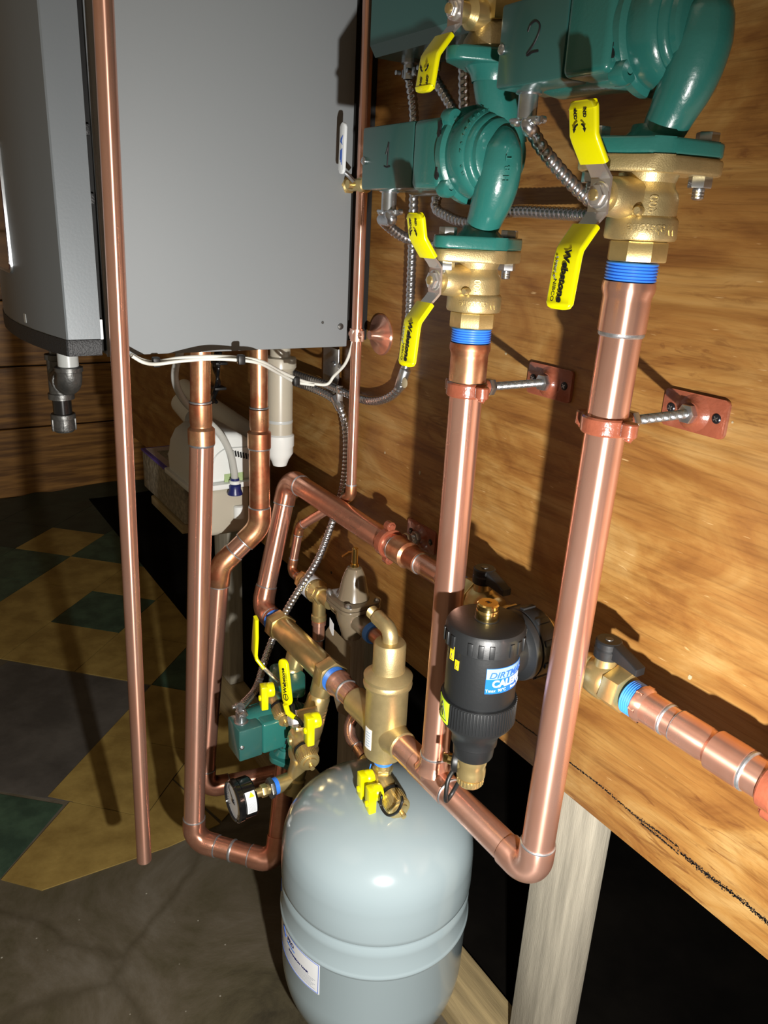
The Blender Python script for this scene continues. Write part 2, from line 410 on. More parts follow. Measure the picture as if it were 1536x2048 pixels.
# floor: stone slab + remains of 9 inch vinyl tiles laid on the diagonal
bm = B(); b3(bm, -3.75, 1.5, -2.65, 1.2, -.05, 0)
n0 = len(bm.faces)
TS = .2286; O = V((-2.492, -.143)); E1 = V((1,1)).normalized(); E2 = V((1,-1)).normalized()
def tl(i, j, z=0): p = O + E1*(i*TS) + E2*(j*TS); return V((p.x, p.y, z))
def tile(poly, mi, h=.0025):
    lo = [bm.verts.new(tl(i, j, 0.0002)) for i, j in poly]; hi = [bm.verts.new(tl(i, j, h)) for i, j in poly]
    fs = [bm.faces.new(hi)] + [bm.faces.new((lo[k], lo[(k+1)%len(poly)], hi[(k+1)%len(poly)], hi[k])) for k in range(len(poly))]
    for f in fs: f.material_index = mi
g = .004
for i in range(-9, 5):
    for j in range(-9, 9):
        bi = (i+1)//3; bj = (j+1)//3
        if i >= 4 or (i >= 3 and j >= 2): continue
        if bi == 0 and bj == 1: continue                 # missing block: bare slate
        cx = tl(i+.5, j+.5)
        if cx.x < -3.5 or cx.y > 1.1: continue
        if j >= 5 or (i >= 2 and j >= 4): continue
        green = (bi+bj) % 2 != 0
        if i == 0 and j == 0: green = True
        if cx.x < -3.12: mi = 3
        else: mi = 2 if green else 1
        tile([(i+g, j+g), (i+1-g, j+g), (i+1-g, j+1-g), (i+g, j+1-g)], mi)
# broken pieces along the edge of the tiled area
tile([(.12,2.02),(1.98,2.02),(2.13,2.68),(2.35,3.99),(1.54,4.05),(-.2,4.2)], 4, .0012)
tile([(-.6,4.25),(1.54,4.09),(2.2,4.06),(2.22,4.95),(1.0,5.2),(-.6,5.4)], 2)
tile([(2.24,4.008),(3.006,4.008),(3.006,3.47),(3.69,3.9),(3.37,4.28),(2.62,4.98),(2.24,4.97)], 1)
tile([(3.008,2.02),(3.9,2.1),(3.8,3.3),(3.69,3.86),(3.008,3.45)], 1)
n1 = len(bm.faces); b3(bm, -3.5, 1.5, .062, 1.1, .0002, .004); bm.faces.ensure_lookup_table()  # dirt floor behind the plywood, its shade painted in as a near-black sheet
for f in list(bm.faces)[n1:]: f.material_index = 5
bmesh.ops.recalc_face_normals(bm, faces=bm.faces)
struct('floor', bm, None, mats=['stone', 'tile_tan', 'tile_green', 'tile_moss', 'slate', 'void_shade'])
# wavy curled strip of dark flooring against the far wall
bm = B(); pts = []
for k in range(121):
    y = -1.4 + k*.02; h = .012 + .010*math.sin(y*9)+.012*math.exp(-((y+.13)/.05)**2)
    pts.append((y, h))
for (ya, ha), (yb, hb) in zip(pts, pts[1:]):
    v = [bm.verts.new(p) for p in ((-3.57,ya,ha),(-3.57,yb,hb),(-3.40,yb,.002),(-3.40,ya,.002),(-3.57,ya,0),(-3.57,yb,0),(-3.4,yb,0),(-3.4,ya,0))]
    bm.faces.new(v[:4]); bm.faces.new((v[0],v[1],v[5],v[4])); bm.faces.new((v[3],v[2],v[6],v[7]))
bmesh.ops.remove_doubles(bm, verts=bm.verts, dist=1e-5)
struct('baseboard_far', bm, 'tile_moss')
# lumber
def stud(x0, x1, y0, y1, z0, z1, label, mat='lumber_grey', name='wooden_post'):
    bm = B(); b3(bm, x0, x1, y0, y1, z0, z1, .004, 2); return one(name, bm, mat, label, 'lumber')
stud(-.590, -.500, .0185, .057, .0385, Z_PLY+.25, 'pale softwood post under the plywood, behind the foot of the rightmost copper riser')
stud(-1.13, -1.045, .0185, .057, .0385, Z_PLY+.25, 'shadowed wooden post behind the brass purge fitting and grey tank')
stud(-1.78, -1.69, .0185, .057, .0385, Z_PLY+.25, 'wooden post farthest back, behind the two boiler pipes')
stud(-1.80, -.600, -.03, .060, 0, .038, 'flat lumber sill plate lying on the floor behind the grey tank', 'lumber_flat', 'sill_plate')
# ================================================================== COPPER PIPEWORK
RP = .01745
def pipe(parent, a, b_, r=RP, mat='copper', name='pipe'):
    bm = B(); d = (V(b_)-V(a)); n = max(2, int(d.length/.03)); tube(bm, [V(a)+d*(i/n) for i in range(n+1)], r, 40)
    return obj(name, bm, mat, parent)
def ring(parent, p, d, r=RP, w=.003):
    bm = B(); lathe(bm, [(r*.9,-w/2),(r*1.03,-w/2),(r*1.085,-w*.2),(r*1.09,w*.2),(r*1.03,w/2),(r*.9,w/2)], frame(p, d), 40); return obj('solder_ring', bm, 'solder', parent)
def elbow(parent, a, c, b_, r=RP, R=None, sl=.016, mat='copper', rings=(1,1)):
    """socket elbow at corner c of the path a-c-b; returns the two socket mouths"""
    R = R or r*1.55; pts, s, e = arc(a, c, b_, R); da = (V(a)-s).normalized(); db = (V(b_)-e).normalized()
    bm = B(); R1_ = r*1.10
    body = [s+da*sl, s+da*(sl-.001), s+da*.003] + pts[1:-1] + [e+db*.003, e+db*(sl-.001), e+db*sl]
    n = len(body); rr = [R1_*.98, R1_, R1_] + [R1_*1.01]*(n-6) + [R1_, R1_, R1_*.98]
    tube(bm, body, rr, 40); obj('elbow', bm, mat, parent)
    m1 = s+da*sl; m2 = e+db*sl
    if rings[0]: ring(parent, m1+da*.0008, da, r)
    if rings[1]: ring(parent, m2+db*.0008, db, r)
    return m1, m2
def run(parent, pts, r=RP, R=None, sl=.016, mat='copper', emat=None, skip=()):
    pts = [V(p) for p in pts]; cur = pts[0]
    for i in range(1, len(pts)-1):
        m1, m2 = elbow(parent, pts[i-1], pts[i], pts[i+1], r, R, sl, emat or mat)
        if i-1 not in skip: pipe(parent, cur, m1, r, mat)
        cur = m2
    pipe(parent, cur, pts[-1], r, mat)
def coupling(parent, p, d, L1, r1, L2=0, r2=None, mat='copper', name='reducer'):
    """sleeve of radius r1 for L1 along d, then (after a crimped neck) r2 for L2"""
    d = V(d).normalized(); bm = B()
    pr = [(r1*.9,0),(r1,.0006),(r1,L1)]
    if r2:
        lo = min(r1, r2)
        pr += [(lo*.95, L1+.003), (lo*.95, L1+.006), (r2, L1+.010), (r2, L1+.010+L2-.0006), (r2*.9, L1+.010+L2)]
    else: pr[-1] = (r1, L1-.0006); pr.append((r1*.9, L1))
    lathe(bm, pr, frame(p, d), 44); return obj(name, bm, mat, parent)
Dn = V((0,0,-1)); Xp = V((1,0,0)); Yp = V((0,1,0))
YM = -.122; ZM = zr(-.652)
def adapter(parent, p, d, r=RP, hexr=.0215):
    """male/female copper adapter starting at the brass mouth p and going along d: threads with blue sealant, bulge, sleeve, ring"""
    d = V(d).normalized(); F_ = frame(p, d)
    k = r/RP
    bm = B(); pr = []
    for i in range(6): h = i*.0024*k; pr += [(.0196*k, h), (.0206*k, h+.0008*k), (.0206*k, h+.0016*k), (.0196*k, h+.0022*k)]
    lathe(bm, pr, F_, 40); obj('blue_thread_sealant', bm, 'blue_sealant', parent)
    bm = B(); lathe(bm, [(.017*k,.0145*k),(.0208*k,.0150*k),(.0214*k,.019*k),(.0212*k,.022*k),(.0196*k,.0265*k),(.0194*k,.030*k),(.0196*k,.0325*k),(.0196*k,.0545*k),(.0185*k,.0550*k)], F_, 44)
    obj('adapter', bm, 'copper_heat' if k < 1.01 and d.z < -.9 and p[0] < -.6 else 'copper', parent)
    ring(parent, V(p)+d*(.0562*k), d, r, .0045)
    return V(p)+d*(.056*k)
# --- riser under pump 2 (rightmost)
XB0, XB1 = -.449, -.461; XC = -.645
tB = thing('copper_riser_pipe', 'thick bright copper riser farthest right, dropping from the largest green pump', 'copper pipe', (XB1, YM, ZM), group=None)
pB = V((-.4490, YM, zr(-.016))); foot = V((XB1, YM, ZM))
dB = (foot-pB).normalized()
mB = adapter(tB, pB, dB)
m1, m2 = elbow(tB, mB, foot, foot+V((-.2,0,0)), rings=(1,0)); pipe(tB, mB, m1)
endB = m2
# --- riser under pump 1
tC = thing('copper_riser_pipe', 'copper riser under the middle green pump, joining the low header at a tee', 'copper pipe', (XC, YM, ZM))
pC = V((XC, YM, zr(-.092))); mC = adapter(tC, pC, (0,0,-1))
teeT = V((XC-.001, YM, ZM))
bm = B(); lathe(bm, [(.0175,-.034),(.0192,-.033),(.0192,.033),(.0175,.034)], frame(teeT, Xp), 44)
t2 = B(); lathe(t2, [(.0192,0),(.0192,.033),(.0175,.034)], frame(teeT, (0,0,1)), 44); merge(bm, t2)
t2 = B(); lathe(t2, [(.0245,.013),(.0222,.0155),(.0200,.0195),(.0192,.024)], frame(teeT, (0,0,1)), 44, cap=False); merge(bm, t2)
obj('tee', bm, 'copper', tC); ring(tC, teeT+V((0,0,.035)), (0,0,1)); ring(tC, teeT+V((.035,0,0)), Xp)
pipe(tC, mC, teeT+V((0,0,.033)))
# --- header between tee and right elbow
tH = thing('copper_header_pipe', 'sloping low copper header between the tee and the bottom elbow of the right riser', 'copper pipe', (-.56, YM, ZM))
pipe(tH, teeT+V((.034,0,0)), endB+V((.001,0,0)))
# --- stub between air separator and tee
tS = thing('copper_stub_pipe', 'short copper stub between the brass air separator and the copper tee', 'copper pipe', (-.69, YM, ZM))
ring(tS, V((-.716, YM, ZM)), Xp); coupling(tS, V((-.715, YM, ZM)), Xp, .036, .0186, name='sleeve')
ring(tS, V((-.6795, YM, ZM)), Xp, RP*.98, .002)
# --- relief discharge pipe in front of the boiler
bm = B(); a = at(208, -60, 1, -.389); b_ = EYE+(V((-.994, -.402, zr(-.944)))-EYE)*1.0211; a = EYE+(V((-.965, -.390, zr(.209)))-EYE)*1.0211; a = a + (a-b_)*.4
tube(bm, [a.lerp(b_, i/30) for i in range(31)], .01125, 36, cap=False)
i_ = B(); tube(i_, [a.lerp(b_, i/30) for i in range(31)], .0098, 36, cap=False)
for f in i_.faces: f.normal_flip()
merge(bm, i_)
n = one('discharge_pipe', bm, 'copper', 'thin straight open-ended copper pipe hanging in front of the grey boiler side', 'copper pipe')
# --- boiler pipes
tD = thing('copper_boiler_pipe', 'straight copper pipe under the boiler, left of the pair, turning behind the tank', 'copper pipe', (-1.08, -.28, zr(-1.0)))
D0 = V((-1.075, -.256, zr(-.172))); Dt = V((-1.075, -.260, zr(-.268))); D1 = V((-1.062, -.300, zr(-1.005)))
pipe(tD, D0+V((0,0,.03)), Dt, .0143, 'copper_heat')
ring(tD, zp := D0.lerp(Dt, .78), (0,0,1), .0150)
coupling(tD, zp+V((0,0,-.002)), Dn, .028, .0163, .022, .0195, 'copper_heat')
q0 = zp+V((0,0,-.062)); ring(tD, q0, (0,0,1), RP, .006)
D2 = V((-.905, -.165, zr(-1.005)))
m1, m2 = elbow(tD, q0, D1, D2, mat='copper_dark'); pipe(tD, q0, m1)
ring(tD, m2+(D2-m2).normalized()*.03, D2-m2, RP, .005)
D3 = V((-.945, -.200, zr(-1.005)))
PMP3 = V((-1.0, -.155, zr(-.768)))
m3, m4 = elbow(tD, m2, D3, PMP3+V((0,0,-.080)), mat='copper_dark', rings=(1,0)); pipe(tD, m2, m3, mat='copper_dark')
pipe(tD, m4, PMP3+V((0,0,-.078)), mat='copper_dark')
tE = thing('copper_boiler_pipe', 'copper boiler pipe with two 45 degree bends, passing just right of the straight one', 'copper pipe', (-1.17, -.13, zr(-1.0)))
E0 = V((-1.17, -.126, zr(-.16))); E1_ = V((-1.17, -.126, zr(-.494))); E2_ = V((-1.186, -.194, zr(-.562))); E3 = V((-1.195, -.232, zr(-1.020)))
Et = V((-1.17, -.126, zr(-.285)))
pipe(tE, E0+V((0,0,.03)), Et, .0143, 'copper_heat')
ring(tE, Et, (0,0,1), .0150); coupling(tE, Et+V((0,0,-.002)), Dn, .030, .0163, .026, .0195, 'copper_heat')
q1 = Et+V((0,0,-.0685)); ring(tE, q1, (0,0,1), RP, .004)
m1, m2 = elbow(tE, q1, E1_, E2_, R=.042, sl=.018, mat='copper_heat'); pipe(tE, q1, m1, mat='copper_heat')
m3, m4 = elbow(tE, m2, E2_, E3, R=.042, sl=.018, mat='copper_heat'); pipe(tE, m2, m3)
E4 = V((-1.165, -.075, zr(-1.020)))
m5, m6 = elbow(tE, m4, E3, E4, mat='copper_dark'); pipe(tE, m4, m5); pipe(tE, m6, E4, mat='copper_dark')
E5 = V((-1.16,-.06,zr(-1.02)))
# --- upper return pipe along the plywood: left part
YH = -.060; ZH = zr(-.425)
tR = thing('copper_return_pipe', 'horizontal copper pipe along the plywood, left of the black dirt filter', 'copper pipe', (-1.0, YH, ZH))
cH = V((-1.192, YH, ZH+.004)); foot2 = V((-1.172, YM, ZM))
m1, m2 = elbow(tR, V((-.84,YH,ZH)), cH, foot2, mat='copper_dark')
pipe(tR, V((-.842,YH,ZH)), m1, mat='copper_dark')
m3, m4 = elbow(tR, m2, foot2, V((-1.0, YM, ZM)), mat='copper_dark', rings=(1,1)); pipe(tR, m2, m3)
coupling(tR, V((-.848,YH,ZH)), Xp, .030, .0192, .020, .0160, 'copper_heat'); ring(tR, V((-.849,YH,ZH)), Xp, RP, .003)
ring(tR, V((-.787,YH,ZH)), Xp, .0143); pipe(tR, V((-.79,YH,ZH)), V((-.735,YH,ZH)), .0143)
coupling(tR, V((-.735,YH,ZH)), Xp, .030, .0166, name='sleeve'); ring(tR, V((-.736,YH,ZH)), Xp, .0143)
def threads(parent, p, d, r, n=5, pitch=.0024, mat='blue_sealant', name='blue_thread_sealant'):
    bm = B(); pr = []
    for i in range(n): h = i*pitch; pr += [(r*.95, h), (r, h+pitch*.33), (r, h+pitch*.66), (r*.95, h+pitch*.92)]
    lathe(bm, pr, frame(p, d), 40); return obj(name, bm, mat, parent)
threads(tR, V((-.705,YH,ZH)), Xp, .0172, 4)
# manifold-side adapter of the corner foot
d_ = Xp; coupling(tR, m4, Xp, V((-1.121-m4.x,0,0)).length, .0186, name='sleeve', mat='copper_dark')
threads(tR, V((-1.121,YM,ZM)), Xp, .0200, 5)
# --- upper return pipe: right part
tQ = thing('copper_return_pipe', 'horizontal copper pipe at right edge, from the right ball valve towards a rust-red clamp', 'copper pipe', (-.2, YH, ZH))
xa = -.4245
threads(tQ, V((xa,YH,ZH)), Xp, .0178, 6)
bm = B(); lathe(bm, [(.012,.0125),(.0182,.0130),(.0190,.017),(.0176,.021),(.0163,.023),(.0163,.0435),(.015,.044)], frame((xa,YH,ZH), Xp), 44)
lathe(bm, [(.0190,.0128),(.0190,.020)], frame((xa,YH,ZH), Xp), 6); obj('adapter', bm, 'copper', tQ)
ring(tQ, V((xa+.0450,YH,ZH)), Xp, .0148, .004)
pipe(tQ, V((xa+.044,YH,ZH)), V((xa+.060,YH,ZH)), .0150)
coupling(tQ, V((xa+.0575,YH,ZH)), Xp, .030, .0166, .032, .0192); ring(tQ, V((xa+.131,YH,ZH)), Xp, RP, .0045)
ring(tQ, V((xa+.0572,YH,ZH)), Xp, .0151, .0015)
pipe(tQ, V((xa+.13,YH,ZH)), V((.25,YH,ZH)))
# --- right end of the purge body to the separator
tU = thing('copper_stub_pipe', 'short copper stub between the brass purge fitting and the air separator', 'copper pipe', (-.87, YM, ZM))
threads(tU, V((-.9065,YM,ZM)), Xp, .0205, 5)
bm = B(); lathe(bm, [(.015,.012),(.0208,.0125),(.0212,.018),(.0196,.022),(.0186,.024),(.0186,.038),(.0178,.0385)], frame((-.9065,YM,ZM), Xp), 44); obj('adapter', bm, 'copper', tU)
ring(tU, V((-.867,YM,ZM)), Xp, RP, .0045); pipe(tU, V((-.87,YM,ZM)), V((-.84,YM,ZM)))
# --- thin feed pipe on the plywood
RG = .0079; YG = -.040
tG = thing('copper_feed_pipe', 'thin copper pipe running down the plywood beside the boiler to the fill valve', 'copper pipe', (-1.0, YG, zr(-.4)))
g = [V((-1.012,YG,1.75)), V((-1.012,YG,zr(-.400))), V((-1.168,-.050,zr(-.505))), V((-1.176,-.062,zr(-.592))), V((-1.125,-.062,zr(-.598)))]
g[4] = V((-1.12,-.062,zr(-.596)))
run(tG, g, RG, R=.013, sl=.010, emat='copper_heat')
# ================================================================== CLAMPS
def make_clamp(label, pos, axis, dist, group, rp=RP, lug=1, plate=(.070,.036), rot_plate=0., name='pipe_clamp', extra=None):
    """split ring on a pipe at pos; rod goes +y for dist to the plywood"""
    t = thing(name, label, 'pipe clamp', pos, group=group); a = V(axis).normalized(); side = a.cross(V((0,1,0))).normalized()
    bm = B(); ro = rp+.0042; lathe(bm, [(rp+.0008,-.0068),(ro-.0012,-.0075),(ro,-.0058),(ro,.0058),(ro-.0012,.0075),(rp+.0008,.0068)], frame(pos, a), 48)
    for s in (1,-1):
        c = V(pos)+side*s*(ro+.004)+V((0,.0,0)); bb = B()
        lathe(bb, [(.0,-.0062),(.0062,-.0062),(.0072,-.005),(.0072,.005),(.0062,.0062),(0,.0062)], frame(c, a), 22)
        box(bb, .012, .009, .0115, frame(c-side*s*.005, a, side) @ T(0,0,0) , .0015); merge(bm, bb)
    # boss for the rod
    lathe(bm, [(.0085, ro-.003),(.0085, ro+.005),(.006, ro+.006)], frame(pos, (0,1,0)), 20)
    obj('ring', bm, 'red_oxide', t)
    for s in (1,-1):
        c = V(pos)+side*s*(ro+.0045)-a*.0062*lug; bm = B()
        lathe(bm, [(.0042,0),(.0042,.0016),(.003,.0030),(0,.0033)], frame(c, -a*lug), 18)
        box(bm, .0062, .0009, .0008, frame(c-a*.0034*lug, -a*lug, side), 0); obj('lug_screw', bm, 'red_oxide', t)
    # threaded rod
    y0 = ro+.004; n_ = int((dist-y0)/.0006); bm = B()
    F_ = frame(pos, (0,1,0)); tube(bm, [F_ @ V((0,0,y0+(dist-y0)*i/n_)) for i in range(n_+1)], .0043, 14, rf=lambda i, a_: .0041+.00042*math.cos(i*2*PI/3.2+a_))
    obj('threaded_rod', bm, 'zinc', t)
    bm = B(); hexa(bm, .0095, .0075, F_ @ T(0,0,ro+.006)); obj('nut', bm, 'zinc', t)
    bm = B(); hexa(bm, .0095, .0075, F_ @ T(0,0,dist-.017)); obj('nut', bm, 'zinc', t)
    # wall plate
    M = frame((pos[0], 0, pos[2]), (0,-1,0), (math.cos(rot_plate),0,math.sin(rot_plate)))
    bm = B(); prism(bm, rrect(plate[0], plate[1], .004), .0042, M @ T(0,0,0), .0012)
    lathe(bm, [(.0175,.0042),(.0150,.0058),(.0115,.0085),(.0105,.0105),(.005,.0105)], M, 32); obj('wall_plate', bm, 'red_oxide', t)
    for s in (-1,1):
        bm = B(); m = M @ T(s*plate[0]*.36, 0, .0042); lathe(bm, [(.0046,0),(.0046,.0008),(.0036,.0016),(0,.0018)], m, 20)
        obj('plate_screw', bm, 'screw_black', t)
        bm = B(); box(bm, .0052, .0010, .0004, m @ T(0,0,.0018) @ RZ(.6)); box(bm, .0010, .0052, .0004, m @ T(0,0,.0018) @ RZ(.6)); obj('plate_screw', bm, 'zinc', t)
    return t
gC = 'rust-red pipe clamps on threaded rods'
make_clamp('rust-red split ring clamp with rod and wall plate around the rightmost copper riser', (-.452, YM, zr(-.149)), (0,0,1), .122, gC)
make_clamp('rust-red split ring clamp with rod and wall plate on the riser under the middle pump', (XC, YM, zr(-.155)), (0,0,1), .122, gC)
make_clamp('rust-red clamp around the horizontal return pipe, left of the black dirt filter', (-.868, YH, ZH+.001), (1,0,0), .060, gC, lug=-1)
make_clamp('rust-red clamp cut by the right edge of the view, on the horizontal return pipe', (-.268, YH, ZH), (1,0,0), .060, gC)
# bell hanger of the thin pipe
t = thing('bell_hanger', 'copper bell hanger holding the thin feed pipe against the plywood', 'pipe hanger', (-1.012, YG, zr(-.150)))
zb = zr(-.150)
bm = B(); lathe(bm, [(.030,.0),(.0305,.0015),(.029,.004),(.020,.0055),(.014,.0075),(.009,.013),(.0065,.018),(.0065,.022)], frame((-1.006,0,zb), (0,-1,0)), 40); obj('bell', bm, 'copper', t)
bm = B(); lathe(bm, [(RG+.0004,-.009),(RG+.0016,-.009),(RG+.0016,.009),(RG+.0004,.009)], frame((-1.012,YG,zb), (0,0,1)), 32)
for s in (1,-1): box(bm, .010, .004, .016, T(-1.012+s*(RG+.005), YG, zb), .0008)
obj('strap', bm, 'copper_plain', t)
for s in (1,-1):
    bm = B(); lathe(bm, [(.0042,0),(.0040,.002),(.002,.0032),(0,.0034)], frame((-1.012+s*(RG+.0055), YG-.002, zb), (0,-1,0)), 16); obj('screw', bm, 'copper', t)
# ================================================================== CIRCULATOR PUMPS (built once at the origin, motor towards -x, box towards the room)
def hull_plate(r0, r1, dy, n=18):
    """oval two-bolt flange outline (bolts on +-y)"""
    pts = []
    al = math.acos((r0-r1)/dy)
    for s in (1, -1):
        a0 = PI/2*s
        pts += [(r1*math.cos(a), s*0+dy*s+r1*math.sin(a)) for a in [a0-al*0 + (k/8-.5)*2*al for k in range(9)]]
        # waist arc of the round centre
        if s == 1: pts += [(r0*math.cos(a), r0*math.sin(a)) for a in [PI/2+al + k/8*(PI-2*al) for k in range(1,8)]]
        else: pts += [(r0*math.cos(a), r0*math.sin(a)) for a in [-PI/2+al + k/8*(PI-2*al) for k in range(1,8)]]
    return pts
FL = hull_plate(.033, .0135, .0415)
def bolt(parent, x, y, z0, z1, local=True):
    """hex head above z1, nut below z0"""
    for nm, zz, h, r in (('bolt', z1, .0075, .0088), ('nut', z0-.0085, .0085, .0090)):
        bm = B(); hexa(bm, r, h, T(x, y, zz), .0009)
        if nm == 'bolt': lathe(bm, [(.0045, z0-z1+.001), (.0045, 0)], T(x, y, z1), 16)
        else:
            lathe(bm, [(.0030,-.0085),(.0045,-.0075)] + [(.0044+.0004*(k%2), -.0075+k*.0012) for k in range(7)], T(x, y, zz), 16)
        obj(nm, bm, 'zinc', parent, local=True)
def build_pump(name, label, LC=.100, SHX=0., YF=-.0405, CAN=.128):
    t = thing(name, label, 'circulator pump')
    O_ = dict(local=True)
    # volute with its scroll, rings, neck
    bm = B(); MX = frame((0,0,0), (1,0,0), (0,1,0))
    lathe(bm, [(.0,-.024),(.0430,-.024),(.0445,-.0225),(.0445,-.015),(.0430,-.0135),(.0405,-.012),(.0415,-.006),(.0415,.005),(.0398,.010),(.0372,.0122),(.0362,.0122),(.0352,.0160),(.0328,.0180),(.0316,.0180),(.0306,.0220),(.027,.0245),(.0,.0255)], MX, 64)
    for a in (45, 135, 225, 315):
        c = V((-.0190, .0425*math.cos(math.radians(a)), .0425*math.sin(math.radians(a))))
        lathe(bm, [(.006,-.007),(.0092,-.006),(.0095,.004),(.008,.0065),(.003,.0070),(.003,.004),(0,.004)], frame(c, (1,0,0)), 24)
    # suction trunk sweeping from the lower flange to the eye
    pth = spline([V(p) for p in ((0,0,-.078),(.001,0,-.068),(.008,0,-.053),(.0165,-.001,-.037),(.0225,-.002,-.018),(.0245,-.002,.001),(.0235,-.001,.014),(.019,0,.0235))], 8)
    n = len(pth); rs = []
    for i in range(n):
        f = i/(n-1); tb = [.0155,.0158,.0172,.0193,.0210,.0212,.0185,.0120,.0040,.0040]; q_ = min(f*8, 7.999); rs.append(tb[int(q_)]*(1-q_%1)+tb[int(q_)+1]*(q_%1))
    tube(bm, pth, rs, 40)
    # discharge neck
    pth = spline([V(p) for p in ((0,0,.078),(0,.001,.066),(.002,.006,.050),(.003,.012,.032),(.002,.016,.012))], 8)
    tube(bm, pth, [.0180+.006*i/(len(pth)-1) for i in range(len(pth))], 36)
    obj('volute', bm, 'green_paint', t, sharp=40, **O_)
    for z0, nm in ((-.085,'flange'), (.0735,'flange')):
        bm = B(); prism(bm, FL, .0115, T(0,0,z0), .0022)
        lathe(bm, [(.024,.0),(.0185,.005),(.0165,.010)] if z0 < 0 else [(.0195,-.012),(.0215,-.006),(.027,.0)], T(0,0,z0+(.0115 if z0<0 else 0)), 36, cap=False)
        obj(nm, bm, 'green_paint', t, **O_)
    for s in (1,-1): bolt(t, 0, s*.0415, -.097, -.0735)
    # motor housing
    bm = B(); lathe(bm, [(.0,-CAN),(.028,-CAN),(.0335,-CAN+.004),(.0355,-CAN+.012),(.0365,-.060),(.0385,-.024)], frame((0,.002,0),(1,0,0)), 48)
    obj('motor_housing', bm, 'green_paint', t, **O_)
    bm = B(); b3(bm, -.0665, -.0200, YF-.001, .030, -.0315, .0315, .006, 4); obj('terminal_housing', bm, 'green_paint', t, **O_)
    # sheet metal control box
    bm = B(); b3(bm, -.065-LC, -.0662, YF, .012, -.0312, .0312, .003, 2); bx = obj('control_box', bm, 'green_box', t, **O_)
    bm = B(); lathe(bm, [(.0042,0),(.0040,.0012),(.0025,.0022),(0,.0023)], frame((-.060-LC,YF-.0001,-.002), (0,-1,0)), 20)
    box(bm, .0055, .0009, .0006, frame((-.060-LC,YF-.0025,-.002), (0,-1,0), (1,0,.5))); obj('screw', bm, 'zinc', bx, **O_)
    # gasket slivers between motor and volute
    bm = B()
    for (za, zb_) in ((.013,.026),(-.024,-.007)):
        prism(bm, [(0,za),(.0022,za+.003),(.0009,(za+zb_)/2),(.0026,zb_-.002),(.001,zb_+.002),(-.0022,zb_),(-.0012,(za+zb_)/2),(-.0026,za+.002)], .0022, frame((-.0212,-.0405,0), (0,-1,0), (1,0,0)))
    obj('gasket', bm, 'black_rubber', t, **O_)
    for o in t.children_recursive:
        if o.name.split('.')[0] not in ('flange', 'bolt', 'nut'):
            if SHX: o.data.transform(T(SHX, 0, 0))
    return t
DIG = {'1': [[(-.0035,.0025),(-.0005,.0085),(.0012,.0135),(.0008,.004),(.0002,-.009)], [(-.0058,-.0088),(-.001,-.0098),(.0055,-.0092)]],
       '2': [[(-.0075,.0065),(-.005,.011),(.0005,.0128),(.0055,.0095),(.0055,.004),(.001,-.003),(-.0060,-.0095),(-.004,-.0102),(.0,-.0088),(.0070,-.0088)]]}
def digit(parent, s, xd=-.112, yd=-.0406):
    bm = B()
    for st in DIG[s]: stroke(bm, st, .0008, frame((xd,yd,0), (0,-1,0), (1,0,0)))
    return tag(obj('marker_digit', bm, 'ink', parent, local=True), 'handwritten black %s' % s)
P1 = build_pump('circulator_pump', 'green circulator pump with a handwritten 1 on its box')
P2 = build_pump('circulator_pump', 'x', .080, .008, -.046); P3 = build_pump('circulator_pump', 'small green circulator pump low at the back, left of the black pressure gauge', .045, 0., -.0405, .090)
P3['group'] = P1['group'] = P2['group'] = 'green circulator pumps'
def cast_text(parent, s, size, arc_r, a0, da):
    """raised casting letters around the volute face"""
    bm = B()
    for k, ch in enumerate(s):
        a = math.radians(a0 - da*k)
        if ch == ' ': continue
        rr = arc_r; p = V((.0108, rr*math.cos(a), rr*math.sin(a)))
        m = frame(p, (1,0,0), (0, math.sin(a), -math.cos(a)))
        merge(bm, text_bm(ch, size, m, .0005, .0001))
    obj('cast_lettering', bm, 'green_paint', parent, local=True)
for pp in (P1, P2): cast_text(pp, 'DR 704R38076', .0056, .0385, 208, 9.3)
def hbt(parent):
    bm = B()
    for k, ch in enumerate('HBT'):
        z = -.022+.0085*k
        merge(bm, text_bm(ch, .008, frame((.0450-.10*abs(z+.003), -.0095, z), V((.9,-.42,-.1)), (0,0,1)), .0004, .0001))
    obj('cast_lettering', bm, 'green_paint', parent, local=True)
hbt(P1); hbt(P2)
digit(P1, '1')
P2['label'] = 'large green circulator pump at the top right with a handwritten 2 on its box'; digit(P2, '2', -.094, -.0461)
def setM(o, M): o.matrix_world = M; FR[o.name] = M.copy()
setM(P1, T(XC, YM, zr(.0700))); setM(P2, T(-.4475, YM, zr(.1460)) ); setM(P3, T(*PMP3) @ RZ(PI/2) @ Matrix.Scale(.9, 4))
def spin_flange(o, deg):
    for ch in o.children:
        if ch.name.split('.')[0] in ('flange', 'bolt', 'nut'): ch.rotation_euler = (0, 0, math.radians(deg))
spin_flange(P1, 4); spin_flange(P2, -33)
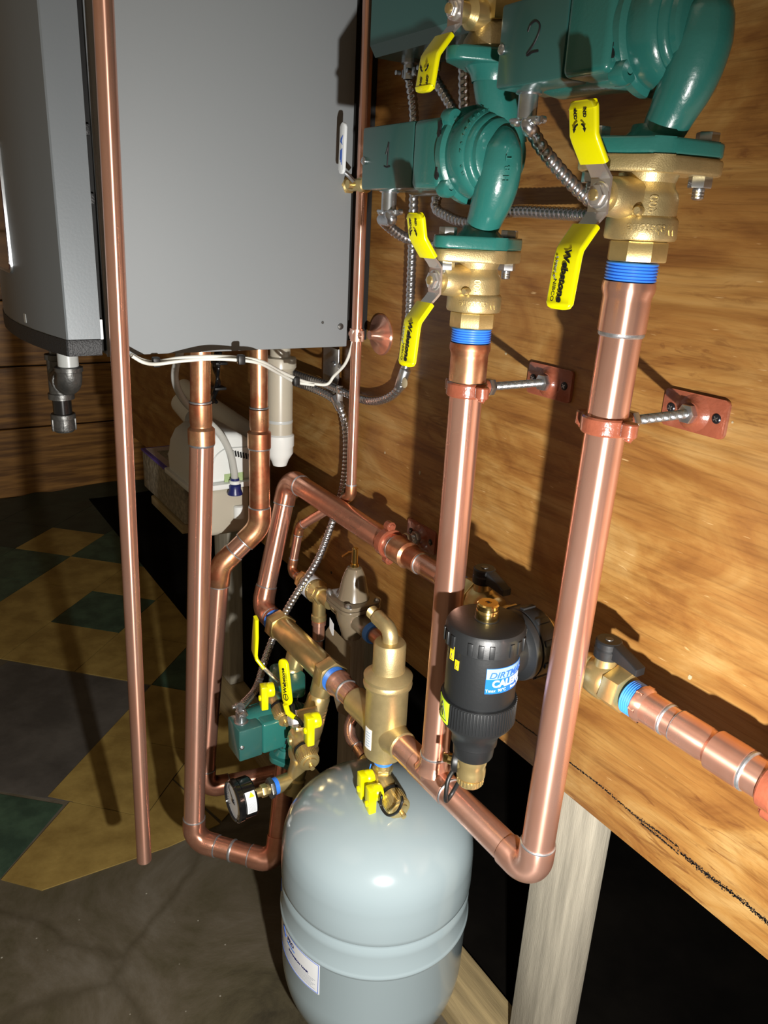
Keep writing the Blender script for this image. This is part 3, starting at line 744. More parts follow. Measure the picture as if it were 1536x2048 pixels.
# ================================================================== FLANGED ISOLATION VALVES
def lever_path(sgn, L0=.024, L1=.082):
    return [(.0505, sgn*.012), (.0545, sgn*.0165), (.0625, sgn*(L0))], [(.0605, sgn*(L0-.002)), (.0715, sgn*(L0+.0115)), (.0740, sgn*(L0+.0150)), (.0750, sgn*(L0+.020))] + [(.0750+.0035*k/8, sgn*(L0+.020+(L1-L0-.020)*k/8)) for k in range(1, 9)]
def sweep_rr(path, w, th, M, wtab=None):
    bm = B(); pts = [V((p[0],0,p[1])) for p in path]; n = len(pts); rows = []
    for i in range(n):
        a = pts[max(i-1,0)]; b_ = pts[min(i+1,n-1)]; tt = (b_-a).normalized(); nn = V((tt.z,0,-tt.x)); f = wtab[i] if wtab else 1
        rows.append([bm.verts.new(M @ (pts[i]+nn*q+V((0,p*f,0)))) for p, q in rrect(w, th, th*.42, 3)])
    for a, b_ in zip(rows, rows[1:]):
        m = len(a)
        for k in range(m): bm.faces.new((a[k], a[(k+1)%m], b_[(k+1)%m], b_[k]))
    bm.faces.new(rows[0][::-1]); bm.faces.new(rows[-1]); return bm
LM = RZ(-PI/2)
def taper(path, tip=.006):
    L = abs(path[-1][1]); return [1.0 if abs(abs(p[1])-L) > tip else (.80 if abs(abs(p[1])-L) > 1e-6 else .52) for p in path]
def grip_path(p):           # a few extra stations for the rounded tip
    (x0,z0),(x1,z1) = p[-2], p[-1]; s = 1 if z1 > z0 else -1
    return p[:-1] + [(x1, z1-s*.0042), (x1, z1-s*.0012), (x1, z1)]
def add_lever(parent, sides, text=True):
    bm = B(); strap(bm, [(.0505,-.013),(.0505,.013)], .019, .0022, LM)
    for s in sides:
        m_, g_ = lever_path(s, L1=.082 if s < 0 else .060); t_ = B(); strap(t_, m_, [.019,.018,.017], .0022, LM); merge(bm, t_)
    br = obj('handle_bracket', bm, 'chrome', parent, local=True, sharp=20)
    bm = B(); lathe(bm, [(.0098,0),(.0098,.0012),(.0085,.002)], frame((0,-.0512,0),(0,-1,0)), 28); hexa(bm, .0082, .0048, frame((0,-.0520,0),(0,-1,0)), .0008); obj('stem_nut', bm, 'chrome', br, local=True)
    bm = B(); lathe(bm, [(.0042,0),(.0040,.0030),(.002,.0036),(0,.0036)], frame((0,-.0555,0),(0,-1,0)), 18); obj('stem', bm, 'brass', br, local=True)
    for s in sides:
        _, g_ = lever_path(s, L1=.082 if s < 0 else .060); g_ = grip_path(g_); wt = [1]*(len(g_)-3)+[1,.82,.50]
        grip = obj('handle_grip', sweep_rr(g_, .0265, .0052, LM, wt), 'yellow_vinyl', parent, local=True, sharp=50)
        if not text: continue
        if s < 0:
            F_ = lambda x, z: frame((x, -.0797, z), V((0,-1,.09)), (0,0,-1))
            bm = text_bm('Webstone', .0093, F_(.0020,-.0575) , .00025, .00018, .12, sx=.98)
            merge(bm, text_bm('\u00ae', .0035, F_(.0045,-.0812), .00025))
            obj('printed_lettering', bm, 'ink', grip, local=True)
            bm = text_bm('a brand of', .0040, F_(-.0068,-.0520), .0002); obj('printed_lettering', bm, 'ink_soft', grip, local=True)
            bm = text_bm('NIBCO', .0047, F_(-.0068,-.0685), .0002, .00012, sx=1.15); merge(bm, text_bm('\u00ae', .003, F_(-.0060,-.0785), .0002)); obj('printed_lettering', bm, 'ink', grip, local=True)
        else:
            F_ = lambda x, z, y=-.0808: frame((x, y, z), V((0,-1,-.15)), (0,0,1))
            bm = text_bm('ON', .0040, F_(.0048,.0520), .0002, .0001); merge(bm, text_bm('OFF', .0040, F_(-.0040,.0515), .0002, .0001))
            for q in (1,-1):
                pts = [(.0005+q*(.0008+.0042*math.sin(a)), .0415+.0040*math.cos(a)) for a in [k*PI/2/6 for k in range(1,6)]]
                pts = [(x, z) for x, z in pts]
                m = frame((0,-.0735,0), V((0,-1,-.15)), (1,0,0)); st = B()
                for (xa_, za_), (xb_, zb_) in zip(pts, pts[1:]):
                    d = V((xb_-xa_, zb_-za_, 0)); c = V(((xa_+xb_)/2, (za_+zb_)/2, 0)); box(st, d.length*1.25, .0013, .0005, m @ T(c.x, c.y, .0001) @ RZ(math.atan2(d.y, d.x)))
                xe, ze = pts[-1]; prism(st, [(xe-.0016,ze+.0002),(xe+.0016,ze+.0002),(xe+q*.0004,ze-.0026)], .0004, m); merge(bm, st)
            obj('printed_lettering', bm, 'ink', grip, local=True)
def build_valve(name, label):
    t = thing(name, label, 'isolation valve')
    bm = B()
    lathe(bm, [(.0235,.022),(.0225,.017),(.0205,.012),(.0215,.008),(.0240,.005),(.0250,.001),(.0252,-.012),(.0262,-.0128),(.0276,-.0150),(.0278,-.0275),(.0268,-.0295),(.021,-.0305)], seg=56)
    lathe(bm, [(.016,0),(.0150,.020),(.0142,.030),(.0120,.034),(.0085,.035),(.0085,.040),(.0060,.041),(.0060,.046)], frame((0,-.010,0),(0,-1,0)), 36)
    for s in (1,-1):      # vent plugs beside the stem
        lathe(bm, [(.0036,0),(.0036,.008),(.0025,.010),(0,.010)], frame((s*.0135,-.0195,-.009*s),(s*.5,-1,0)), 14)
    b3(bm, -.008, .008, .018, .026, -.008, .006, .002)
    obj('body', bm, 'brass_cast', t, local=True)
    bm = B(); prism(bm, FL, .0120, T(0,0,.0180), .0025); obj('flange', bm, 'brass_cast', t, local=True)
    bm = B(); prism(bm, ngon(.0238, 8, PI/8), .0155, T(0,0,-.0460), .0015); obj('hex_end', bm, 'brass', t, local=True)
    # cast lettering
    def bend(co): a = co.x/.0278-.55; r = .0277+co.z; return V((r*math.sin(a+PI*0), -r*math.cos(a), co.y))
    def bend2(co): a = -(co.x)/.0254+.95; r = .0253+co.z; return V((r*math.sin(a), -r*math.cos(a), -co.y))
    bm = text_bm('Webstone', .0105, T(0,0,-.0215), .0005, .0001, bend=lambda c: (lambda a, r: V((r*math.sin(a), -r*math.cos(a), -c.y)))(-(c.x)/.0278+1.05, .0277+c.z), sx=.9)
    merge(bm, text_bm('600', .0095, I4, .0005, .0001, bend=lambda c: (lambda a, r: V((r*math.sin(a), -r*math.cos(a), -.0040+c.x*.9)))((c.y)/.0254+.95, .0252+c.z)))
    obj('cast_lettering', bm, 'brass_cast', t, local=True)
    add_lever(t, (-1, 1))
    return t
V1 = build_valve('isolation_valve', 'brass flanged ball valve under the middle pump, with two yellow levers')
V2 = dup(V1); V2['label'] = 'brass flanged ball valve under the largest pump at right, with two yellow levers'
for v_ in (V1, V2): v_['group'] = 'flanged ball valves under the pumps'
setM(V1, T(XC, YM, zr(-.0455))); setM(V2, T(-.446, YM, zr(.0305)))
spin_flange(V1, 4); spin_flange(V2, -33)
# upper valve on top of pump 1
t = thing('isolation_valve', 'brass valve on top of the middle pump at the upper edge, one yellow lever showing', 'isolation valve', (XC, YM, zr(.155)))
F_ = T(XC, YM, zr(.155))
bm = B(); lathe(bm, [(.0300,.0005),(.0312,.003),(.0295,.010),(.0235,.020),(.0215,.023),(.019,.024)], F_, 48); obj('coupling', bm, 'brass_dull', t)
bm = B(); prism(bm, ngon(.0262, 6, .25), .022, F_ @ T(0,0,.0235), .0022); obj('hex_end', bm, 'brass', t)
bm = B(); lathe(bm, [(.020,.045),(.0225,.047),(.0245,.052),(.0245,.075),(.022,.080),(.019,.085),(.019,.12)], F_, 48)
lathe(bm, [(.014,0),(.0135,.022),(.009,.028),(.009,.036),(.006,.042)], F_ @ frame((0,-.010,.028),(0,-1,0)), 32); obj('body', bm, 'brass', t)
bm = B(); prism(bm, ngon(.0262, 6, .25), .022, F_ @ T(0,0,.12), .0022); obj('hex_end', bm, 'brass', t)
sub = F_ @ T(0,.002,.028)
FR_keep = FR[t.name]; FR[t.name] = FR_keep
def add_lever_at(parent, M, sides, text=True):
    before = set(bpy.data.objects); add_lever(parent, sides, text)
    rel = FR[parent.name].inverted() @ M
    for o in set(bpy.data.objects)-before:
        o.data.transform(rel)
M_ = sub
before = set(bpy.data.objects)
bm = B(); strap(bm, [(.0505,-.013),(.0505,.013)], .019, .0022, M_ @ LM); m_, g_ = lever_path(-1, .024, .068); t_ = B(); strap(t_, m_, [.019,.018,.017], .0022, M_ @ LM); merge(bm, t_)
br = obj('handle_bracket', bm, 'chrome', t, sharp=20)
bm = B(); lathe(bm, [(.0085,0),(.0085,.002),(.0070,.0024)], M_ @ frame((0,-.0515,0),(0,-1,0)), 24); hexa(bm, .0065, .0042, M_ @ frame((0,-.0530,0),(0,-1,0)), .0006); obj('stem_nut', bm, 'chrome', br)
bm = B(); lathe(bm, [(.0042,0),(.0040,.0030),(0,.0036)], M_ @ frame((0,-.0565,0),(0,-1,0)), 18); obj('stem', bm, 'brass', br)
g_ = grip_path(g_); grip = obj('handle_grip', sweep_rr(g_, .0265, .0052, M_ @ LM, [1]*(len(g_)-3)+[1,.82,.5]), 'yellow_vinyl', t, sharp=50)
FG = lambda x, z: M_ @ frame((x, -.0800, z), V((0,-1,.08)), (0,0,-1))
bm = text_bm('ON', .0042, FG(-.0045,-.0590), .0002, .0001); merge(bm, text_bm('OFF', .0042, FG(.0050,-.0590), .0002, .0001))
m = M_ @ frame((0,-.0800,-.0475), V((0,-1,.08)), (1,0,0))
for q in (1,-1):
    pts = [(q*(.0010+.0044*math.sin(a)), -.0040*math.cos(a)) for a in [k*PI/2/6 for k in range(1,6)]]
    st = B()
    for (xa_, za_), (xb_, zb_) in zip(pts, pts[1:]):
        d = V((xb_-xa_, zb_-za_, 0)); c = V(((xa_+xb_)/2, (za_+zb_)/2, 0)); box(st, d.length*1.25, .0013, .0005, m @ T(c.x, c.y, .0001) @ RZ(math.atan2(d.y, d.x)))
    xe, ze = pts[-1]; prism(st, [(xe-.0017,ze),(xe+.0017,ze),(xe+q*.0004,ze+.0028)], .0004, m); merge(bm, st)
obj('printed_lettering', bm, 'ink', grip)
# ================================================================== RELAY BOX
t = thing('relay_box', 'dark green relay box on the plywood, cut by the top edge left of the pumps', 'control box', (-.83, 0, zr(.20)))
bm = B(); prism(bm, [(0,0),(-.072,0),(-.080,.012),(-.080,.30),(0,.30)], .190, Matrix(((0,0,1,-.938),(1,0,0,0),(0,1,0,zr(.196)),(0,0,0,1))), 0); obj('cover', bm, 'green_box', t)
for x_ in (-.915,-.868,-.806):
    bm = B(); lathe(bm, [(.0115,0),(.0115,-.004),(.0085,-.006),(.0085,-.022)], T(x_,-.035,zr(.196)), 24)
    for s in (1,-1): lathe(bm, [(.0028,0),(.0028,.006),(0,.007)], frame((x_+s*.012,-.042,zr(.182)), (0,-1,0)), 12)
    box(bm, .030, .006, .010, T(x_,-.035,zr(.182)), .0015); obj('cable_connector', bm, 'zinc', t)
# ================================================================== ARMOURED CABLES
def flex(label, pts, r=.0066, pitch=.0072, name='armoured_cable', group='spiral steel armoured cables', seg=20):
    p = resample(spline([V(q) for q in pts], 16), pitch/6)
    bm = B()
    def rf(i, a):
        ph = (i/6 - a/(2*PI)) % 1
        return r*(.80+.22*math.sin(PI*ph)**.7)
    tube(bm, p, r, seg, rf=rf); return one(name, bm, 'galv', label, 'cable', group, sharp=75)
def connector(parent_or_none, p, d, r=.0085, L=.02, label=None):
    """set-screw cable clamp: bright sleeve, saddle with two ears and screws"""
    t = thing('cable_clamp', label, 'cable connector', p); F_ = frame(p, d, (1,0,0))
    bm = B(); lathe(bm, [(.011,-.002),(.0112,.001),(r,.002),(r,L),(r*.9,L+.001)], F_, 28); obj('sleeve', bm, 'zinc', t)
    bm = B(); box(bm, r*4.1, .011, .0035, F_ @ T(0,0,L+.001), .0015)
    for s in (1,-1): lathe(bm, [(.0052,0),(.0052,.0045),(.003,.006),(0,.006)], F_ @ T(s*r*1.55, 0, L-.0005), 18)
    obj('saddle', bm, 'zinc', t)
    for s in (1,-1):
        bm = B(); lathe(bm, [(.0032,0),(.0030,.0035),(0,.004)], F_ @ frame((s*r*1.55, -.0055*0-.0055, L+.001), (0,-1,0)), 14); obj('screw', bm, 'zinc', t)
    return t
c1 = (XC-.150, YM-.012, zr(.0388)); connector(None, c1, (0,0,-1), label='bright cable clamp under the box of the middle green pump')
_c = FR[P2.name] @ V((-.125,-.018,-.0312)); c2 = tuple(_c); connector(None, c2, (0,0,-1), label='bright cable clamp under the box of the largest green pump')
flex('spiral steel cable sagging from the middle pump box to the brass valve below it', [(c1[0],c1[1],c1[2]-.020), (c1[0]+.001,c1[1]+.003,c1[2]-.030), at(765,440,1,-.110), at(800,470,1,-.07), at(838,484,1,-.045), at(880,493,1,-.030), at(918,488,1,-.022), (-.735,-.02,zr(.03)), (-.80,-.02,zr(.10)), (-.868,-.035,zr(.176))])
flex('spiral steel cable looping from the largest pump box behind the right valve and back left', [(c2[0],c2[1],c2[2]-.020), (c2[0]+.003,c2[1]+.002,c2[2]-.028), at(1058,250,1,-.112), at(1080,290,1,-.102), at(1115,335,1,-.085), at(1155,378,1,-.065), at(1192,412,1,-.045), at(1203,428,1,-.034), at(1175,430,1,-.026), at(1100,426,1,-.022), at(1020,424,1,-.02), at(945,446,1,-.02), at(895,432,1,-.02), at(872,402,1,-.02), (-.82,-.02,zr(.10)), (-.806,-.035,zr(.176))])
flex('long vertical spiral steel cable on the plywood, curving left behind the thin copper pipe', [(-.915,-.035,zr(.176)), at(828,240,1,-.016), at(827,400,1,-.014), at(822,560,1,-.012), at(815,700,1,-.012), at(808,745,1,-.012), at(797,778,1,-.014), at(770,798,1,-.016), at(735,801,1,-.018), at(695,787,1,-.022), at(650,768,1,-.025), at(600,750,1,-.03), at(560,735,1,-.04), at(500,720,1,-.07)])
flex('spiral steel cable running down behind the pipes to the small low pump', [at(560,756,1,-.05), at(600,768,1,-.035), at(645,785,1,-.028), at(672,803,1,-.024), at(686,830,1,-.02), at(693,870,1,-.016), at(692,930,1,-.012), at(683,985,1,-.012), at(664,1045,1,-.02), at(635,1120,1,-.05), at(598,1180,1,-.09), at(560,1245,1,-.12), at(533,1310,1,-.15), at(513,1375,1,-.185), tuple(FR[P3.name] @ V((-.095,-.014,.062)))])
connector(None, tuple(FR[P3.name] @ V((-.095,-.014,.0312))), (0,0,1), label='bright cable clamp on top of the box of the small low pump')
# strap holding the vertical cable to the board
def band(label, p, d, r=.0075, L=.03):
    t = thing('cable_strap', label, 'cable strap', p); F_ = frame(p, d, (1,0,0)); bm = B(); lathe(bm, [(r,-L/2),(r+.0006,-L/2+.001),(r+.0006,L/2-.001),(r,L/2)], F_, 24); obj('sleeve', bm, 'zinc', t)
    bm = B(); lathe(bm, [(.0075,0),(.0075,.0008),(.006,.0015),(0,.002)], frame(V(p)+V((.010,-.003,-.004)), (0,-1,0)), 20); obj('cap', bm, 'putty', t); return t
band('zinc strap on the vertical cable just below the long yellow lever of the left valve', tuple(at(805,757,1,-.012)), (at(808,745,1,-.012)-at(797,778,1,-.014)))
t = thing('cable_joint', 'zinc joint where two spiral cables meet beside the thin copper pipe', 'cable connector', tuple(at(676,792,1,-.026)))
bm = B(); lathe(bm, [(.0078,-.012),(.0085,-.010),(.0085,.010),(.0078,.012)], frame(at(676,806,1,-.024), at(686,830,1,-.02)-at(672,803,1,-.024)), 24); obj('sleeve', bm, 'galv', t)
bm = B(); box(bm, .006,.010,.030, frame(at(679,790,1,-.024),(0,0,1)), .001); lathe(bm, [(.004,0),(.004,.004),(0,.005)], frame(at(681,783,1,-.028),(0,-1,0)), 12); obj('clip', bm, 'zinc', t)
# ================================================================== SMALL LEVER VALVE beside the boiler
t = thing('drain_valve', 'small brass valve with a white lever at the back edge of the boiler', 'valve', tuple(at(710,372,1,-.045)))
p = at(712,370,1,-.045)
bm = B(); lathe(bm, [(.009,-.03),(.0105,-.028),(.0105,-.018),(.008,-.016),(.0085,.014),(.0105,.016),(.0105,.028),(.008,.03)], frame(p, (1,0,0)), 28); hexa(bm, .012, .010, frame(p+V((-.029,0,0)), (1,0,0)))
lathe(bm, [(.006,0),(.006,.014)], frame(p, (0,-1,0)), 20); obj('body', bm, 'brass', t)
hp = p+V((-.012,-.016,0))
pts = [at(707,362,1,-.062), at(698,352,1,-.070), at(690,345,1,-.076), at(686,335,1,-.078)]
bm = B(); tube(bm, spline(pts[:3],4), .0028, 10); obj('lever', bm, 'zinc', t)
a_ = at(686,348,1,-.076); c_ = at(685,245,1,-.080); d_ = (c_-a_); bm = B(); prism(bm, rrect(d_.length, .0125, .005), .004, frame((a_+c_)/2+V((0,.002,0)), (0,-1,0), d_), .001); gp = obj('handle_grip', bm, 'white_vinyl', t)
bm = B()
m = frame((a_+c_)/2+V((0,-.0023,0)), (0,-1,0), -d_)
for k, w_ in enumerate((.020,.016,.012)): box(bm, w_, .0011, .0003, m @ T(.010-.001*k, .002-.002*k, 0))
prism(bm, [(-.012,-.002),(-.016,.0035),(-.009,.0005),(-.004,.003),(-.008,-.003)], .0003, m); obj('printed_mark', bm, 'blue_ink', gp)
# ================================================================== DIRT FILTER
MX_, MY_ = -.557, -.140
ZT = zr(-.383)
t = thing('dirt_separator', 'black cylindrical magnetic dirt filter with blue label between the two copper risers', 'water filter', (MX_, MY_, zr(-.62)))
F_ = T(MX_, MY_, 0)
L_ = lambda pr, M=F_, seg=64, cap=True: lathe(B(), pr, M, seg, cap)
obj('body', L_([(.0385,ZT-.020),(.0385,ZT-.087),(.0375,ZT-.090),(.0355,ZT-.092)]), 'black_plastic', t)
bm = B(); lathe(bm, [(.0,ZT+.002),(.012,ZT+.002),(.036,ZT),(.0405,ZT-.0015),(.0425,ZT-.005),(.0428,ZT-.024),(.040,ZT-.026)], F_, 64)
for k in range(24):
    if k % 4 == 3: continue
    a = 2*PI*k/24; box(bm, .0022, .0055, .0150, F_ @ RZ(a) @ T(.0430,0,ZT-.0155), .0006)
obj('cap', bm, 'black_plastic', t)
bm = B(); lathe(bm, [(.0132,ZT+.001),(.0132,ZT+.0025),(.0118,ZT+.003)], F_, 32); obj('gasket', bm, 'black_rubber', t)
bm = B(); lathe(bm, [(.0118,ZT+.003),(.0122,ZT+.004),(.0122,ZT+.0125),(.0118,ZT+.0135),(.0120,ZT+.0145),(.0118,ZT+.019),(.0105,ZT+.0205),(.0035,ZT+.0207),(.0033,ZT+.0190),(0,ZT+.0190)], F_, 40)
obj('air_vent_cap', bm, 'brass_bright', t)
bm = B(); prism(bm, [(-.0022,-.0012),(.0022,-.0012),(.0022,.0012),(-.0022,.0012)], .0004, F_ @ T(0,0,ZT+.0206)); obj('slot', bm, 'ink', t)
# ribbed magnet ring
bm = B(); lathe(bm, [(.0385,ZT-.089),(.0410,ZT-.0895),(.0412,ZT-.117),(.0395,ZT-.121),(.0385,ZT-.121)], F_, 64)
for k in range(72):
    a = 2*PI*k/72
    if -125 < math.degrees(a)-360 < -88: continue
    box(bm, .0013, .0016, .0265, F_ @ RZ(a) @ T(.0413,0,ZT-.1035), .0003)
obj('magnet_ring', bm, 'black_plastic', t)
def cyl_patch(cx, cy, r, a0, a1, z0, z1, th=.0004, n=20, corner=0):
    bm = B(); lo = []; hi = []
    for i in range(n+1):
        a = math.radians(a0+(a1-a0)*i/n)
        for rr, lst in ((r-.0003, lo), (r+th, hi)): lst.append([bm.verts.new((cx+rr*math.cos(a), cy+rr*math.sin(a), z)) for z in (z0, z1)])
    for i in range(n):
        bm.faces.new((hi[i][0], hi[i+1][0], hi[i+1][1], hi[i][1])); bm.faces.new((lo[i][0], lo[i][1], lo[i+1][1], lo[i+1][0]))
        for k in (0,1): bm.faces.new((hi[i][k], lo[i][k], lo[i+1][k], hi[i+1][k]))
    for i in (0,n): bm.faces.new((hi[i][0], hi[i][1], lo[i][1], lo[i][0]))
    return bm
def cyl_text(s, size, cx, cy, r, a_mid, z, depth=.0002, bold=0., sx=1., shear=0.):
    am = math.radians(a_mid)
    return text_bm(s, size, I4, depth, bold, shear, bend=lambda c: V((cx+(r+c.z)*math.cos(am+c.x/r), cy+(r+c.z)*math.sin(am+c.x/r), z+c.y)), sx=sx)
rb = .0385
lb = obj('label', cyl_patch(MX_, MY_, rb, -34, 50, ZT-.066, ZT-.036), 'label_blue', t)
obj('label_band', cyl_patch(MX_, MY_, rb+.0003, -33.5, 49.5, ZT-.0485, ZT-.0365, .0003), 'label_sky', lb)
bm = cyl_text('CALEFFI', .0112, MX_, MY_, rb+.0006, 6, ZT-.0545, .0002, .00045, 1.02); obj('label_text', bm, 'white_ink', lb)
bm = cyl_text('DIRTMAG', .0100, MX_, MY_, rb+.0008, 6, ZT-.0445, .0002, .0001, 1.12, .25); obj('label_text', bm, 'blue_ink', lb)
bm = cyl_text('Tmax  90\u00b0C     Pmax  3 bar', .0048, MX_, MY_, rb+.0006, 6, ZT-.0622, .0002, .0, 1); obj('label_text', bm, 'white_ink', lb)
wl = obj('warning_label', cyl_patch(MX_, MY_, .0413, -124, -89, ZT-.1165, ZT-.0905, .0004), 'label_green', t)
def cyl_pt(cx, cy, r, a, z): a = math.radians(a); return V((cx+r*math.cos(a), cy+r*math.sin(a), z))
def cyl_line(bm, cx, cy, r, p, q, w=.0007, n=8):
    tube(bm, [cyl_pt(cx, cy, r, p[0]+(q[0]-p[0])*i/n, p[1]+(q[1]-p[1])*i/n) for i in range(n+1)], w, 6)
bm = B(); A_ = (-106, ZT-.0935); B1 = (-120, ZT-.113); B2 = (-92, ZT-.113)
for p, q in ((A_,B1),(B1,B2),(B2,A_)): cyl_line(bm, MX_, MY_, .0417, p, q, .00045)
for p, q in (((-109,ZT-.110),(-109,ZT-.103)),((-109,ZT-.103),(-106,ZT-.100)),((-106,ZT-.100),(-103,ZT-.103)),((-103,ZT-.103),(-103,ZT-.110))): cyl_line(bm, MX_, MY_, .0417, p, q, .00055, 3)
obj('warning_symbol', bm, 'ink', wl)
for (a0, a1, z0, z1) in ((-94,-86,ZT-.036,ZT-.020),(-88,-80,ZT-.047,ZT-.036)):
    q = obj('yellow_sticker', cyl_patch(MX_, MY_, .0428 if z1 > ZT-.026 else rb+.0002, a0, a1, z0, z1, .0004), 'label_yellow', t)
    rr = (.0428 if z1 > ZT-.026 else rb+.0002)+.0006; bm = B(); zm = z0+(z1-z0)*.3; dz = (z1-z0)*.2; am = (a0+a1)/2
    for p, s_ in (((am,zm+dz),(am-2.2,zm-dz)),((am-2.2,zm-dz),(am+2.2,zm-dz)),((am+2.2,zm-dz),(am,zm+dz))): cyl_line(bm, MX_, MY_, rr, p, s_, .0002, 3)
    for k in range(4): cyl_line(bm, MX_, MY_, rr, (a0+1.5, z1-.0015-.0012*k), (a1-1.5, z1-.0015-.0012*k), .00016, 3)
    obj('fine_print', bm, 'ink', q)
# funnel
obj('lower_cone', L_([(.0385,ZT-.119),(.0375,ZT-.123),(.0300,ZT-.133),(.0265,ZT-.139),(.0255,ZT-.144),(.0255,ZT-.150),(.0235,ZT-.152),(.0225,ZT-.166),(.0215,ZT-.168)]), 'black_plastic', t)
dz0 = ZT-.168
bm = B(); lathe(bm, [(.0135,dz0+.002),(.0168,dz0),(.0175,dz0-.006),(.0165,dz0-.012),(.0155,dz0-.016),(.0165,dz0-.020),(.0165,dz0-.028),(.012,dz0-.030)], F_, 40)
lathe(bm, [(.010,0),(.0095,.018),(.0085,.020)], frame((MX_,MY_,dz0-.014), V((-.75,-.66,0))), 28)
dv = obj('drain_valve', bm, 'brass', t)
bm = B(); lathe(bm, [(.0128,.0145),(.0135,.016),(.0135,.020),(.0115,.022)], frame((MX_,MY_,dz0-.014), V((-.75,-.66,0))), 28); obj('knob_collar', bm, 'black_rubber', dv)
bm = B(); lathe(bm, [(.0065,.022),(.0065,.027),(.004,.028)], frame((MX_,MY_,dz0-.014), V((-.75,-.66,0))), 14); box(bm, .003, .011, .006, frame((MX_,MY_,dz0-.014), V((-.75,-.66,0))) @ T(0,0,.030), .0005); obj('screw', bm, 'brass_bright', dv)
bm = B(); lathe(bm, [(.0115,dz0-.030),(.0148,dz0-.031),(.0150,dz0-.038),(.0138,dz0-.040),(.004,dz0-.040)], F_ , 40)
for k in range(22): a = 2*PI*k/22; box(bm, .0012,.0022,.006, F_ @ RZ(a) @ T(.0150,0,dz0-.0345), .0003)
obj('cap_nut', bm, 'brass', dv)
ps = spline([V(p) for p in ((MX_-.016,MY_-.008,dz0-.024),(MX_-.012,MY_-.022,dz0-.036),(MX_-.009,MY_-.026,dz0-.054),(MX_-.012,MY_-.022,dz0-.066),(MX_-.015,MY_-.012,dz0-.062),(MX_-.013,MY_-.006,dz0-.048),(MX_-.010,MY_-.004,dz0-.040))], 8)
bm = B(); tube(bm, ps, .0026, 12); obj('strap', bm, 'black_rubber', dv)
# barrel towards the pipe
FB = frame((MX_, MY_, ZH), (0,1,0), (1,0,0))
bm = B(); lathe(bm, [(.0300,.010),(.0300,.038),(.0330,.040),(.0385,.0415),(.0395,.044),(.0395,.049),(.0365,.051),(.0350,.056),(.0350,.071)], FB, 64); obj('barrel', bm, 'black_plastic', t)
bm = B(); lathe(bm, [(.0362,.0505),(.0395,.0520),(.0400,.054),(.0400,.071),(.0385,.074),(.036,.0745)], FB, 64)
for k in range(10): a = 2*PI*k/10+.2; box(bm, .0035,.007,.018, FB @ RZ(a) @ T(.0402,0,.0625), .0010)
obj('union_nut', bm, 'black_plastic', t)
bm = B(); lathe(bm, [(.0355,.0740),(.0365,.076),(.0345,.079),(.026,.082)], FB, 56)
bb = B(); lathe(bb, [(.0150,-.058),(.0165,-.055),(.0165,-.048),(.0190,-.045),(.0240,-.030),(.0255,0),(.0240,.030),(.0190,.045),(.0165,.048),(.0165,.055),(.0150,.058)], frame((MX_,YH,ZH),(1,0,0)), 44); merge(bm, bb)
for s in (1,-1): prism(bm, ngon(.0200,6), .011, frame((MX_+s*.0475-.0055*1,YH,ZH),(1,0,0)), .001)
obj('brass_tee', bm, 'brass', t)
# ball valves either side with black levers
def ball_valve(label, xc, s, sl):
    """s=+1: outer end towards +x, lever follows it"""
    t = thing('ball_valve', label, 'ball valve', (xc,YH,ZH), group='brass ball valves with black levers'); F_ = frame((xc,YH,ZH),(s,0,0),(0,1,0))
    bm = B(); lathe(bm, [(.0150,-.030),(.0175,-.0285),(.0178,-.020),(.0165,-.018),(.0195,-.013),(.0205,-.004),(.0205,.004),(.0195,.008),(.0178,.010)], F_, 48)
    lathe(bm, [(.0125,.010),(.0110,.0235),(.0110,.026)], frame((xc-s*.002,YH,ZH),(0,0,1)), 32); obj('body', bm, 'brass', t)
    bm = B(); prism(bm, ngon(.0222, 6, .3), .0205, F_ @ T(0,0,.0095), .0014); obj('hex_end', bm, 'brass', t)
    bm = B(); hx = xc-s*.002; z0 = ZH+.026
    lathe(bm, [(.0115,z0),(.0135,z0+.001),(.0138,z0+.010),(.0125,z0+.012),(.0135,z0+.0125),(.0135,z0+.0185),(.0120,z0+.020),(0,z0+.020)], T(hx,YH,0), 36)
    prism(bm, [(0,.0195),(.012,.0195),(.030,.013),(.043,.009),(.043,.001),(.014,.004),(0,.004)], .0135, Matrix(((sl,0,0,hx),(0,0,1,YH-.0068),(0,1,0,z0),(0,0,0,1))), .0016)
    obj('lever', bm, 'black_plastic', t)
    bm = B(); lathe(bm, [(.0042,z0+.0200),(.0040,z0+.0208),(0,z0+.0209)], T(hx,YH,0), 16); obj('lever_screw', bm, 'iron', t)
ball_valve('brass ball valve with black lever right of the dirt filter, lit brightly', -.4585, 1, 1)
ball_valve('brass ball valve with black lever behind the left side of the dirt filter, in shadow', -.6600, -1, 1)
